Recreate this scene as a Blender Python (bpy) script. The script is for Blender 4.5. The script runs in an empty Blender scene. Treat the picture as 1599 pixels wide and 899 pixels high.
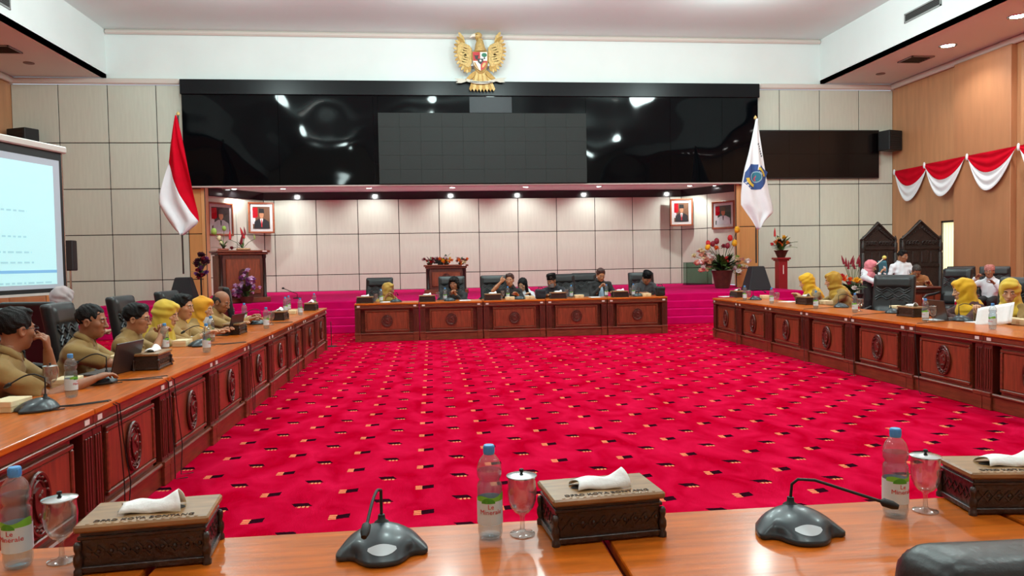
import bpy, bmesh, math, random
import numpy as np
from mathutils import Vector, Matrix, Euler

random.seed(7)
rng = np.random.default_rng(7)
SC = bpy.context.scene
COL = SC.collection
PI = math.pi
R = math.radians

# ------------------------------------------------------------------ camera
F, CX, CY, H = 1150.0, 799.5, 449.5, 1.53
yaw, roll = math.atan(124.5 / F), 0.018
pit = math.atan(42.7 / math.hypot(F, 124.5))
FWD = Vector((math.sin(yaw) * math.cos(pit), math.cos(yaw) * math.cos(pit), -math.sin(pit)))
_r = Vector((math.cos(yaw), -math.sin(yaw), 0)); _u = _r.cross(FWD)
RGT = _r * math.cos(roll) - _u * math.sin(roll)
UPV = _u * math.cos(roll) + _r * math.sin(roll)
cam_d = bpy.data.cameras.new('camera'); cam = bpy.data.objects.new('camera', cam_d); COL.objects.link(cam)
cam_d.sensor_width = 36; cam_d.lens = F / 1599 * 36; cam_d.clip_start = .05; cam_d.clip_end = 200
m = Matrix((RGT, UPV, -FWD)).transposed().to_4x4(); m.translation = (0, 0, H); cam.matrix_world = m
SC.camera = cam


def at(x, y, X=None, Y=None, Z=None):
    """a point of the room seen at pixel x, y of the 1599 x 899 frame, on a plane of the room"""
    d = FWD + RGT * ((x - CX) / F) - UPV * ((y - CY) / F)
    if Z is not None: t = (Z - H) / d.z
    elif Y is not None: t = Y / d.y
    else: t = X / d.x
    return Vector((0, 0, H)) + d * t


# ------------------------------------------------------------------ world, light, exposure
w = bpy.data.worlds.new('world'); SC.world = w; w.use_nodes = True
w.node_tree.nodes['Background'].inputs[0].default_value = (.75, .85, 1, 1)
w.node_tree.nodes['Background'].inputs[1].default_value = 1.0
SC.view_settings.view_transform = 'Standard'; SC.view_settings.look = 'None'
SC.view_settings.gamma = 1; SC.view_settings.use_curve_mapping = False
SC.view_settings.exposure = 0.0
SC.cycles.use_denoising = True
SC.cycles.max_bounces = 8; SC.cycles.diffuse_bounces = 4; SC.cycles.glossy_bounces = 4
SC.cycles.transmission_bounces = 8; SC.cycles.transparent_max_bounces = 24
SC.cycles.caustics_reflective = False; SC.cycles.caustics_refractive = False
SC.cycles.sample_clamp_indirect = 4
CEIL_W, SOFFIT_W, STAGE_W, WINDOW_E = 212, 140, 130, 5.0
LAMPS = [(x, y) for y in (15.6, 10.6, 5.6, .4) for x in (-4.6, .2, 2.2, 7.2)]


# ------------------------------------------------------------------ materials
def lin(c):
    return tuple(((v / 255) / 12.92 if v / 255 <= .04045 else ((v / 255 + .055) / 1.055) ** 2.4) for v in c)


MATS = {}


def mat(name, rgb, rough=.5, metal=0, var=0, vscale=6, stretch=(1, 1, 1), bump=0, bscale=60, coat=0, spec=.5, emit=0, sheen=0, rgb2=None):
    if name in MATS: return MATS[name]
    mt = bpy.data.materials.new(name); mt.use_nodes = True; MATS[name] = mt
    nt = mt.node_tree; b = nt.nodes['Principled BSDF']; L = nt.links.new
    c = lin(rgb)
    b.inputs['Base Color'].default_value = (*c, 1)
    b.inputs['Roughness'].default_value = rough; b.inputs['Metallic'].default_value = metal
    b.inputs['Specular IOR Level'].default_value = spec
    if coat: b.inputs['Coat Weight'].default_value = coat; b.inputs['Coat Roughness'].default_value = .12
    if sheen: b.inputs['Sheen Weight'].default_value = sheen
    if emit: b.inputs['Emission Color'].default_value = (*c, 1); b.inputs['Emission Strength'].default_value = emit
    if var or rgb2 or bump:
        tc = nt.nodes.new('ShaderNodeTexCoord'); mp = nt.nodes.new('ShaderNodeMapping')
        mp.inputs['Scale'].default_value = stretch; L(tc.outputs['Object'], mp.inputs[0])
    if var or rgb2:
        n = nt.nodes.new('ShaderNodeTexNoise'); n.inputs['Scale'].default_value = vscale; n.inputs['Detail'].default_value = 5
        L(mp.outputs[0], n.inputs['Vector'])
        r = nt.nodes.new('ShaderNodeValToRGB'); L(n.outputs['Fac'], r.inputs[0])
        c2 = lin(rgb2) if rgb2 else tuple(v * (1 + var) for v in c)
        c1 = c if rgb2 else tuple(v * (1 - var) for v in c)
        r.color_ramp.elements[0].position = .32; r.color_ramp.elements[1].position = .68
        r.color_ramp.elements[0].color = (*c1, 1); r.color_ramp.elements[1].color = (*c2, 1)
        L(r.outputs[0], b.inputs['Base Color'])
    if bump:
        n2 = nt.nodes.new('ShaderNodeTexNoise'); n2.inputs['Scale'].default_value = bscale; n2.inputs['Detail'].default_value = 3
        L(mp.outputs[0], n2.inputs['Vector'])
        bp = nt.nodes.new('ShaderNodeBump'); bp.inputs['Strength'].default_value = bump; bp.inputs['Distance'].default_value = .02
        L(n2.outputs['Fac'], bp.inputs['Height']); L(bp.outputs[0], b.inputs['Normal'])
    return mt


def glass_mat(name, rgb=(255, 255, 255), clear=.9, rough=.03, gloss=.5, base=.035, milk=0):
    if name in MATS: return MATS[name]
    mt = bpy.data.materials.new(name); mt.use_nodes = True; MATS[name] = mt
    nt = mt.node_tree; nt.nodes.clear(); L = nt.links.new
    o = nt.nodes.new('ShaderNodeOutputMaterial'); mx = nt.nodes.new('ShaderNodeMixShader')
    t = nt.nodes.new('ShaderNodeBsdfTransparent'); t.inputs[0].default_value = (*[v * clear for v in lin(rgb)], 1)
    g = nt.nodes.new('ShaderNodeBsdfGlossy'); g.inputs['Roughness'].default_value = rough
    fr = nt.nodes.new('ShaderNodeLayerWeight'); fr.inputs[0].default_value = .5
    pw = nt.nodes.new('ShaderNodeMath'); pw.operation = 'POWER'; pw.inputs[1].default_value = 3.2; L(fr.outputs['Facing'], pw.inputs[0])
    ad = nt.nodes.new('ShaderNodeMath'); ad.operation = 'MULTIPLY_ADD'; ad.inputs[1].default_value = gloss; ad.inputs[2].default_value = base
    L(pw.outputs[0], ad.inputs[0])
    if milk:
        df = nt.nodes.new('ShaderNodeBsdfDiffuse'); df.inputs[0].default_value = (.9, .95, .97, 1)
        m2 = nt.nodes.new('ShaderNodeMixShader'); m2.inputs[0].default_value = milk; L(t.outputs[0], m2.inputs[1]); L(df.outputs[0], m2.inputs[2]); t = m2
    L(ad.outputs[0], mx.inputs[0]); L(t.outputs[0], mx.inputs[1]); L(g.outputs[0], mx.inputs[2]); L(mx.outputs[0], o.inputs[0])
    return mt


M_panel = mat('cream laminate', (208, 213, 199), .42, var=.035, vscale=3, stretch=(6, 6, .6))
M_joint = mat('dark joint', (46, 38, 32), .8)
M_white = mat('white plaster', (232, 240, 238), .8, var=.02, vscale=1)
M_ceil = mat('ceiling paint', (228, 240, 238), .85, var=.02, vscale=.6)
M_sof = mat('soffit paint', (224, 236, 234), .8, var=.02, vscale=.6)
M_cornice = mat('cornice paint', (214, 204, 196), .7)
M_wallwood = mat('wall veneer', (186, 132, 92), .5, var=.1, vscale=2.5, stretch=(3, 3, .35), coat=.1)
M_orange = mat('orange veneer', (214, 152, 92), .5, var=.05, vscale=2.5, stretch=(4, 4, .4))
M_wood = mat('red teak', (112, 52, 32), .34, var=.3, vscale=5, stretch=(1, 7, 7), coat=.45, bump=.03, bscale=30)
M_panelwood = mat('teak panel', (124, 54, 32), .36, var=.3, vscale=6, stretch=(5, 5, .7), coat=.4)
M_dkwood = mat('dark teak', (84, 30, 18), .4, var=.3, vscale=6, stretch=(5, 5, .8), coat=.3)
M_top = mat('varnished teak top', (186, 92, 20), .3, var=.22, vscale=4, stretch=(.9, 9, 4), coat=.1, spec=.28, bump=.04, bscale=7)
M_carve = mat('carved dark wood', (44, 24, 18), .36, var=.35, vscale=25, bump=.25, bscale=60, coat=.2)
M_carvetop = mat('carved box lid wood', (142, 104, 64), .4, var=.25, vscale=9, stretch=(1, 6, 6), coat=.2)
M_ebony = mat('ebony carving', (36, 26, 22), .5, var=.4, vscale=18, bump=.4, bscale=45)
M_black = mat('black acrylic', (9, 11, 15), .06, spec=.7, coat=0)
M_blackm = mat('matt black', (16, 16, 18), .55)
M_bldk = mat('black band', (18, 18, 22), .3)
M_led = mat('led screen grey', (40, 43, 42), .6, spec=.25, var=.05, vscale=30)
M_leather = mat('black leather', (24, 25, 27), .36, bump=.05, bscale=120, var=.15, vscale=20)
M_chrome = mat('chrome', (200, 200, 205), .15, metal=1)
M_steel = mat('lid steel', (190, 192, 192), .22, metal=1)
M_plastic = mat('mic plastic', (38, 48, 54), .34, coat=.15)
M_mictop = mat('mic plate', (52, 62, 68), .3, var=.12, vscale=8)
M_silver = mat('silver button', (196, 205, 210), .3, metal=.3)
M_rub = mat('black rubber', (12, 12, 13), .6)
M_paper = mat('paper', (240, 243, 244), .8, var=.02, vscale=30)
M_tissue = mat('tissue', (252, 254, 254), .9, bump=.2, bscale=40)
M_card = mat('snack box card', (220, 196, 150), .7, var=.05, vscale=12)
M_sticker = mat('white sticker', (226, 210, 204), .6)
M_capblue = mat('blue cap', (84, 158, 220), .4)
M_pet = glass_mat('clear plastic', (244, 250, 252), .97, .05, .9, .05, .07)
M_glass = glass_mat('goblet glass', (250, 252, 252), .97, .02, 1.1, .1, .03)
M_teal = glass_mat('green acrylic', (190, 222, 208), .8, .08)
M_lblue = mat('label pale blue', (206, 224, 232), .4)
M_lgreen = mat('label green', (120, 190, 60), .5)
M_lred = mat('label red', (200, 36, 50), .5)
M_gold = mat('gilded wood', (200, 168, 104), .5, metal=.2, var=.2, vscale=20)
M_red = mat('red cloth', (190, 2, 30), .85, spec=.1, var=.06, vscale=5)
M_wcloth = mat('white cloth', (232, 234, 238), .8, var=.03, vscale=5)
M_lamp = mat('lamp glow', (255, 252, 246), .4, emit=3.5)
M_frame = mat('picture frame wood', (150, 82, 52), .35, var=.15, vscale=10, coat=.2)
M_dcloth = mat('black drape', (26, 27, 31), .75, bump=.2, bscale=12)


def wave_black():
    mt = mat('wavy black acrylic', (5, 7, 10), .05, spec=.13)
    nt = mt.node_tree; b = nt.nodes['Principled BSDF']
    tc = nt.nodes.new('ShaderNodeTexCoord'); n = nt.nodes.new('ShaderNodeTexNoise'); n.inputs['Scale'].default_value = .8; n.inputs['Detail'].default_value = 0
    nt.links.new(tc.outputs['Object'], n.inputs['Vector'])
    bp = nt.nodes.new('ShaderNodeBump'); bp.inputs['Strength'].default_value = .65; bp.inputs['Distance'].default_value = .1
    nt.links.new(n.outputs['Fac'], bp.inputs['Height']); nt.links.new(bp.outputs[0], b.inputs['Normal'])
    return mt


M_wave = wave_black()


def carpet_mat():
    mt = bpy.data.materials.new('patterned red carpet'); mt.use_nodes = True
    nt = mt.node_tree; L = nt.links.new; b = nt.nodes['Principled BSDF']
    b.inputs['Roughness'].default_value = .95; b.inputs['Specular IOR Level'].default_value = 0
    tc = nt.nodes.new('ShaderNodeTexCoord')
    nz = nt.nodes.new('ShaderNodeTexNoise'); nz.inputs['Scale'].default_value = 55; L(tc.outputs['Object'], nz.inputs['Vector'])
    sep = nt.nodes.new('ShaderNodeSeparateXYZ'); L(tc.outputs['Object'], sep.inputs[0])

    def op(o, a, c=None, d=None):
        n = nt.nodes.new('ShaderNodeMath'); n.operation = o
        for i, v in enumerate((a, c, d)):
            if v is None: continue
            if isinstance(v, (int, float)): n.inputs[i].default_value = v
            else: L(v, n.inputs[i])
        return n.outputs[0]
    jit = op('MULTIPLY', op('SUBTRACT', nz.outputs['Fac'], .5), .012)

    def loc(s, x0, per):
        a = op('ADD', op('DIVIDE', op('SUBTRACT', s, x0), per), .5)
        return op('ADD', op('MULTIPLY', op('SUBTRACT', op('FRACT', a), .5), per), jit)

    def rng_(s, lo, hi):
        return op('MULTIPLY', op('GREATER_THAN', s, lo), op('LESS_THAN', s, hi))

    def stripes(s, per, duty, off=0.0):
        return op('LESS_THAN', op('FRACT', op('DIVIDE', op('ADD', s, 10 + off), per)), duty)
    ua, va = loc(sep.outputs[0], -.081, .51), loc(sep.outputs[1], 4.499, .505)
    ub, vb = loc(sep.outputs[0], .167, .51), loc(sep.outputs[1], 4.752, .505)
    dA = op('MULTIPLY', rng_(ua, -.016, .062), rng_(op('ADD', va, op('MULTIPLY', ua, -.25)), -.038, .038))
    oA = op('MULTIPLY', op('MULTIPLY', rng_(ua, -.062, -.016), rng_(va, -.042, .036)), stripes(va, .032, .68))
    dB = op('MULTIPLY', rng_(op('ADD', ub, op('MULTIPLY', vb, .5)), -.054, .054), rng_(vb, -.024, .042))
    oB = op('MULTIPLY', op('MULTIPLY', rng_(ub, -.032, .046), rng_(vb, -.048, -.02)), stripes(ub, .026, .66, .006))
    dark = op('MAXIMUM', dA, dB); lite = op('MAXIMUM', oA, oB)

    def mix(f, c1, c2):
        n = nt.nodes.new('ShaderNodeMix'); n.data_type = 'RGBA'
        L(f, n.inputs[0])
        for i, c in ((6, c1), (7, c2)):
            if isinstance(c, tuple): n.inputs[i].default_value = (*lin(c), 1)
            else: L(c, n.inputs[i])
        return n.outputs[2]
    n2 = nt.nodes.new('ShaderNodeTexNoise'); n2.inputs['Scale'].default_value = 2.2; n2.inputs['Detail'].default_value = 7; n2.inputs['Distortion'].default_value = .6
    mp = nt.nodes.new('ShaderNodeMapping'); mp.inputs['Scale'].default_value = (1.6, 1, 1); L(tc.outputs['Object'], mp.inputs[0]); L(mp.outputs[0], n2.inputs['Vector'])
    rp = nt.nodes.new('ShaderNodeMapRange'); rp.inputs[1].default_value = .35; rp.inputs[2].default_value = .75; L(n2.outputs['Fac'], rp.inputs[0])
    base = mix(rp.outputs[0], (168, 0, 32), (210, 20, 66))
    c = mix(dark, base, (44, 10, 22)); c = mix(lite, c, (232, 140, 96))
    L(c, b.inputs['Base Color'])
    bn = nt.nodes.new('ShaderNodeTexNoise'); bn.inputs['Scale'].default_value = 220; L(tc.outputs['Object'], bn.inputs['Vector'])
    bp = nt.nodes.new('ShaderNodeBump'); bp.inputs['Strength'].default_value = .5; bp.inputs['Distance'].default_value = .01
    L(bn.outputs['Fac'], bp.inputs['Height']); L(bp.outputs[0], b.inputs['Normal'])
    return mt


M_carpet = carpet_mat()
M_stage = mat('magenta stage carpet', (192, 0, 88), .95, var=.1, vscale=3, bump=.3, bscale=200, spec=.1)


# ------------------------------------------------------------------ mesh helpers
class MB:
    def __init__(s): s.v = []; s.f = []

    def add(s, vs, fs, M=None):
        n = len(s.v)
        s.v += [tuple(M @ Vector(p)) if M is not None else tuple(p) for p in vs]
        s.f += [tuple(i + n for i in f) for f in fs]; return s

    def box(s, x0, x1, y0, y1, z0, z1, M=None):
        return s.add([(x0, y0, z0), (x1, y0, z0), (x1, y1, z0), (x0, y1, z0), (x0, y0, z1), (x1, y0, z1), (x1, y1, z1), (x0, y1, z1)],
                     [(0, 3, 2, 1), (4, 5, 6, 7), (0, 1, 5, 4), (1, 2, 6, 5), (2, 3, 7, 6), (3, 0, 4, 7)], M)

    def frustum(s, a, b, z0, z1, M=None):
        """a, b = (x0,x1,y0,y1) at z0 and z1"""
        vs = [(a[0], a[2], z0), (a[1], a[2], z0), (a[1], a[3], z0), (a[0], a[3], z0), (b[0], b[2], z1), (b[1], b[2], z1), (b[1], b[3], z1), (b[0], b[3], z1)]
        return s.add(vs, [(0, 3, 2, 1), (4, 5, 6, 7), (0, 1, 5, 4), (1, 2, 6, 5), (2, 3, 7, 6), (3, 0, 4, 7)], M)

    def lathe(s, prof, n=20, M=None, sx=1, sy=1):
        vs, fs = [], []
        for r, z in prof:
            for i in range(n):
                a = 2 * PI * i / n; vs.append((r * math.cos(a) * sx, r * math.sin(a) * sy, z))
        for k in range(len(prof) - 1):
            for i in range(n):
                j = (i + 1) % n; fs.append((k * n + i, k * n + j, (k + 1) * n + j, (k + 1) * n + i))
        if prof[0][0] > 1e-6: fs.append(tuple(reversed(range(n))))
        if prof[-1][0] > 1e-6: fs.append(tuple(range((len(prof) - 1) * n, len(prof) * n)))
        return s.add(vs, fs, M)

    def tube(s, pts, r, n=8, M=None, closed=False):
        pts = [Vector(p) for p in pts]; rs = r if isinstance(r, (list, tuple)) else [r] * len(pts)
        vs, fs = [], []; up = None
        for i, p in enumerate(pts):
            if closed: t = pts[(i + 1) % len(pts)] - pts[i - 1]
            else: t = pts[min(i + 1, len(pts) - 1)] - pts[max(i - 1, 0)]
            t = t.normalized() if t.length > 1e-9 else Vector((0, 0, 1))
            if up is None: up = t.orthogonal().normalized()
            up = (up - t * up.dot(t)); up = up.normalized() if up.length > 1e-6 else t.orthogonal().normalized()
            sd = t.cross(up)
            for k in range(n):
                a = 2 * PI * k / n; vs.append(tuple(p + (up * math.cos(a) + sd * math.sin(a)) * rs[i]))
        m = len(pts)
        for i in range(m if closed else m - 1):
            i2 = (i + 1) % m
            for k in range(n):
                k2 = (k + 1) % n; fs.append((i * n + k, i * n + k2, i2 * n + k2, i2 * n + k))
        if not closed: fs.append(tuple(reversed(range(n)))); fs.append(tuple(range((m - 1) * n, m * n)))
        return s.add(vs, fs, M)

    def prism(s, poly, z0, z1, M=None):
        n = len(poly)
        ar = sum(poly[i][0] * poly[(i + 1) % n][1] - poly[(i + 1) % n][0] * poly[i][1] for i in range(n))
        if ar < 0: poly = poly[::-1]
        vs = [(x, y, z0) for x, y in poly] + [(x, y, z1) for x, y in poly]
        fs = [tuple(reversed(range(n))), tuple(range(n, 2 * n))] + [(i, (i + 1) % n, n + (i + 1) % n, n + i) for i in range(n)]
        return s.add(vs, fs, M)

    def sphere(s, c, r, n=12, m=8, M=None):
        rr = r if isinstance(r, (list, tuple)) else (r, r, r)
        vs = [(c[0], c[1], c[2] - rr[2])]
        for j in range(1, m):
            t = -PI / 2 + PI * j / m
            for i in range(n):
                a = 2 * PI * i / n; vs.append((c[0] + rr[0] * math.cos(t) * math.cos(a), c[1] + rr[1] * math.cos(t) * math.sin(a), c[2] + rr[2] * math.sin(t)))
        vs.append((c[0], c[1], c[2] + rr[2])); fs = []
        for i in range(n): fs.append((0, 1 + (i + 1) % n, 1 + i))
        for j in range(m - 2):
            for i in range(n):
                a, b2 = 1 + j * n + i, 1 + j * n + (i + 1) % n; fs.append((a, b2, b2 + n, a + n))
        e = len(vs) - 1; o = 1 + (m - 2) * n
        for i in range(n): fs.append((o + i, o + (i + 1) % n, e))
        return s.add(vs, fs, M)

    def grid(s, fn, nu, nv, M=None, th=0.0):
        """fn(u,v)->point, optional thickness th along -normal estimate (y axis of the part)"""
        vs = [fn(i / nu, j / nv) for j in range(nv + 1) for i in range(nu + 1)]
        fs = [(j * (nu + 1) + i, j * (nu + 1) + i + 1, (j + 1) * (nu + 1) + i + 1, (j + 1) * (nu + 1) + i) for j in range(nv) for i in range(nu)]
        if th:
            n = len(vs); vs2 = [(p[0], p[1] + th, p[2]) for p in vs]
            fs2 = [tuple(n + q for q in reversed(f)) for f in fs]
            W = nu + 1
            rim = [i for i in range(W)] + [j * W + nu for j in range(1, nv + 1)] + [nv * W + i for i in range(nu - 1, -1, -1)] + [j * W for j in range(nv - 1, 0, -1)]
            fs += fs2 + [(rim[i], n + rim[i], n + rim[(i + 1) % len(rim)], rim[(i + 1) % len(rim)]) for i in range(len(rim))]
            vs = vs + vs2
        return s.add(vs, fs, M)

    def mesh(s, name, mt, smooth=None, bevel=0, seg=1):
        me = bpy.data.meshes.new(name); me.from_pydata(s.v, [], s.f); me.update()
        if bevel:
            bm = bmesh.new(); bm.from_mesh(me); bmesh.ops.recalc_face_normals(bm, faces=bm.faces)
            es = [e for e in bm.edges if len(e.link_faces) == 2 and e.calc_face_angle(0) > .6]
            bmesh.ops.bevel(bm, geom=es, offset=bevel, segments=seg, profile=.5, affect='EDGES'); bm.to_mesh(me); bm.free()
        if smooth is not None:
            me.polygons.foreach_set('use_smooth', [True] * len(me.polygons)); me.set_sharp_from_angle(angle=R(smooth))
        if mt: me.materials.append(mt)
        return me

    def build(s, name, mt, parent=None, smooth=None, bevel=0, seg=1, loc=None):
        return link(name, s.mesh(name, mt, smooth, bevel, seg), parent, loc)


def link(name, me, parent=None, loc=None, rot=None):
    o = bpy.data.objects.new(name, me); COL.objects.link(o)
    if parent is not None: o.parent = parent
    if loc is not None: o.location = loc
    if rot is not None: o.rotation_euler = rot
    return o


def tag(o, label, cat, group=None, kind=None):
    if label: o['label'] = label
    if cat: o['category'] = cat
    if group: o['group'] = group
    if kind: o['kind'] = kind
    return o


def thing(name, label, cat, loc=(0, 0, 0), rz=0, group=None):
    o = bpy.data.objects.new(name, None); COL.objects.link(o); o.empty_display_size = .1
    o.location = loc; o.rotation_euler = (0, 0, rz)
    return tag(o, label, cat, group)


def struct(o): o['kind'] = 'structure'; return o


def dup(root, loc, rz, label, group=None, tilt=None):
    c = root.copy(); COL.objects.link(c); c.location = loc; c.rotation_euler = (0, 0, rz) if tilt is None else tilt
    c['label'] = label
    if group: c['group'] = group
    for ch in root.children:
        d = ch.copy(); COL.objects.link(d); d.parent = c
        for g in ch.children:
            e = g.copy(); COL.objects.link(e); e.parent = d
    return c


class Kind:
    """first place() uses the prototype itself, later ones copy it"""
    def __init__(s, make): s.make = make; s.p = None

    def place(s, loc, rz, label, group=None):
        if s.p is None:
            s.p = s.make(); s.p.location = loc; s.p.rotation_euler = (0, 0, rz); s.p['label'] = label
            if group: s.p['group'] = group
            return s.p
        return dup(s.p, loc, rz, label, group)


def text_mesh(txt, size, depth, mt, align='CENTER', fn=None):
    cu = bpy.data.curves.new('lettering', 'FONT'); cu.body = txt; cu.size = size; cu.extrude = depth; cu.align_x = align; cu.resolution_u = 2
    o = bpy.data.objects.new('lettering', cu); COL.objects.link(o)
    me = bpy.data.meshes.new_from_object(o); bpy.data.objects.remove(o); bpy.data.curves.remove(cu)
    me.name = 'lettering'
    if fn:
        for v in me.vertices: v.co = fn(v.co)
    me.materials.clear(); me.materials.append(mt)
    return me


RX = lambda a: Matrix.Rotation(a, 4, 'X')
RY = lambda a: Matrix.Rotation(a, 4, 'Y')
RZ = lambda a: Matrix.Rotation(a, 4, 'Z')
T = lambda *p: Matrix.Translation(p)
ORD = ['nearest', 'second', 'third', 'fourth', 'fifth', 'sixth', 'seventh', 'eighth', 'ninth', 'tenth', 'eleventh', 'twelfth', 'thirteenth', 'fourteenth', 'fifteenth']
ORDL = ['first'] + ORD[1:]

# ================================================================== the room
YW, YB, ZS = 20.3, 24.2, .66            # front wall plane, stage recess plane, stage height
XL, XR = -10.62, 13.45                  # side walls
ZC, ZF = 7.70, 6.45                     # high ceiling, side soffits
BXL, BXR = -8.28, 11.22                 # bulkheads
YR = -4.0                               # wall behind the camera
fl = struct(MB().box(XL, XR, YR, YB + .3, -.1, 0).build('floor', M_carpet))
struct(MB().box(BXL, BXR, YR, YW + .1, ZC, ZC + .1).build('ceiling', M_ceil))
for nm, x0, x1 in (('ceiling_left', XL, BXL), ('ceiling_right', BXR, XR)):
    struct(MB().box(x0, x1, YR, YW + .1, ZF, ZF + .1).build(nm, M_sof))
struct(MB().box(BXL - .1, BXL, YR, YW, ZF, ZC).build('wall_bulkhead_left', M_white))
struct(MB().box(BXR, BXR + .1, YR, YW, ZF, ZC).build('wall_bulkhead_right', M_white))
struct(MB().box(BXL - .1, BXR + .1, YW, YW + .15, ZF - .06, ZC).build('wall_bulkhead_front', M_white))
struct(MB().box(BXL, BXR, YW - .09, YW, ZC - .13, ZC).build('trim_1', M_cornice, bevel=.04))
struct(MB().box(XL - .15, XL, YR, YW + .1, 0, ZF).build('wall_left', M_wallwood))
struct(MB().box(XL, XR, YR - .15, YR, 0, ZC).build('wall_rear', mat('rear wall paint', (206, 190, 170), .7)))
# cornice where the front wall meets the soffits
struct(MB().box(XL, at(282, 124, Y=YW).x, YW - .12, YW, ZF - .17, ZF - .02).build('trim_2', M_cornice, bevel=.03))
struct(MB().box(at(1184, 131, Y=YW).x, XR, YW - .12, YW, ZF - .17, ZF - .02).build('trim_3', M_cornice, bevel=.03))
tr = MB(); tr.box(XR - .12, XR, YR, YW, ZF - .16, ZF); struct(tr.build('trim_4', M_cornice, bevel=.03))
tr = MB(); tr.box(XL, XL + .12, YR, YW, ZF - .16, ZF); struct(tr.build('trim_5', M_cornice, bevel=.03))


def panel_wall(name, A, B, xs, zs, mt=M_panel, th=.06, gap=.011, ext=(0, 0)):
    """a vertical wall from plan point A to B, split into panels at distances xs and heights zs"""
    A, B = Vector((*A, 0)), Vector((*B, 0)); d = (B - A); Lw = d.length; ang = math.atan2(d.y, d.x)
    wl = struct(MB().box(-ext[0], Lw + ext[1], .02, .02 + th, zs[0], zs[-1]).build(name, M_joint, loc=A)); wl.rotation_euler = (0, 0, ang)
    cache = {}
    for i in range(len(xs) - 1):
        for j in range(len(zs) - 1):
            x0, x1, z0, z1 = xs[i] + gap, xs[i + 1] - gap, zs[j] + gap, zs[j + 1] - gap
            key = (round(x1 - x0, 3), round(z1 - z0, 3))
            if key not in cache: cache[key] = MB().box(0, key[0], 0, .022, 0, key[1]).mesh('wall_panel', mt, bevel=.004)
            link('wall_panel', cache[key], wl, (x0, 0, z0))
    return wl


# left part of the front wall: seams measured on the panelling
zL = [at(200, y, Y=YW).z for y in (438, 366.5, 295, 223)]
dz = (zL[3] - zL[0]) / 3
zrow = [0.0] + ([zL[0] - dz] if zL[0] - dz > .2 else []) + zL + [ZF - .17]
xl = [at(x, y, Y=YW).x for x, y in ((90, 140), (167, 140), (243, 140))]
pil0, pil1 = at(294, 340, Y=YW).x, at(320, 340, Y=YW).x
panel_wall('wall_front_left', (XL, YW), (pil0, YW), [0] + [x - XL for x in xl] + [pil0 - XL], zrow)
pir0, pir1 = at(1150, 340, Y=YW).x, at(1184, 340, Y=YW).x
xr = [at(x, y, Y=YW).x for x, y in ((1217, 150), (1279.5, 150), (1341, 150))]
panel_wall('wall_front_right', (pir1, YW), (XR, YW), [0] + [x - pir1 for x in xr] + [XR - pir1], zrow)
ztop = 3.9
opz = [0.0] + [z for z in zrow[1:] if z < 3.7] + [ztop + .3]
panel_wall('wall_pilaster_left', (pil0, YW), (pil1, YW), [0, pil1 - pil0], opz, M_orange)
panel_wall('wall_pilaster_right', (pir0, YW), (pir1, YW), [0, pir1 - pir0], opz, M_orange)

# stage recess: returns, splayed walls with the portraits, back wall
Q1 = at(326.5, 340, Y=22.4).xy; Q2 = at(412, 340, Y=YB).xy; Q3 = at(1064, 340, Y=YB).xy; Q4 = at(1147, 340, Y=22.4).xy
bz = [at(700, y, Y=YB).z for y in (425.2, 363.4)]; bdz = bz[1] - bz[0]
bandz0, bandz1 = at(700, 310, Y=YB).z, at(700, 298.5, Y=YB).z
brow = [ZS, bz[0], bz[1], bandz0]
struct(MB().box(0, (Q1 - Vector((pil1, YW))).length, 0, .08, 0, 4.3).build('wall_return_left', M_orange, loc=(pil1, YW, 0))).rotation_euler = (0, 0, math.atan2(Q1.y - YW, Q1.x - pil1))
struct(MB().box(0, (Q4 - Vector((pir0, YW))).length, -.08, 0, 0, 4.3).build('wall_return_right', M_orange, loc=(pir0, YW, 0))).rotation_euler = (0, 0, math.atan2(Q4.y - YW, Q4.x - pir0))
bx = [at(x, y, Y=YB).x - Q2.x for x, y in ((428, 330), (493.5, 330), (558.5, 330), (622.5, 330), (685.5, 330), (747.5, 330), (808.7, 330), (869, 330), (928.8, 330), (987.6, 330), (1046, 330))]
panel_wall('wall_stage', Q2, Q3, [0] + bx + [(Q3 - Q2).length], brow, ext=(.15, .15))
LA = (Q2 - Q1).length; RA = (Q4 - Q3).length
panel_wall('wall_splay_left', Q1, Q2, [0, LA * .48, LA], brow, ext=(0, .15))
panel_wall('wall_splay_right', Q3, Q4, [0, RA * .5, RA], brow, ext=(.15, 0))
for k, (a, b) in enumerate(((Q1, Q2), (Q2, Q3), (Q3, Q4))):
    d = b - a; o = MB().box(0, d.length, -.03, .06, bandz0, bandz1 + .25).build('trim_%d' % (10 + k), mat('gloss black band', (10, 9, 10), .1, coat=.5), loc=(*a, 0)); o.rotation_euler = (0, 0, math.atan2(d.y, d.x)); struct(o)
struct(MB().box(pil1 - .6, pir0 + .6, YW + .05, YB + .2, bandz1, bandz1 + .1).build('ceiling_stage', M_sof))

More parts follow.
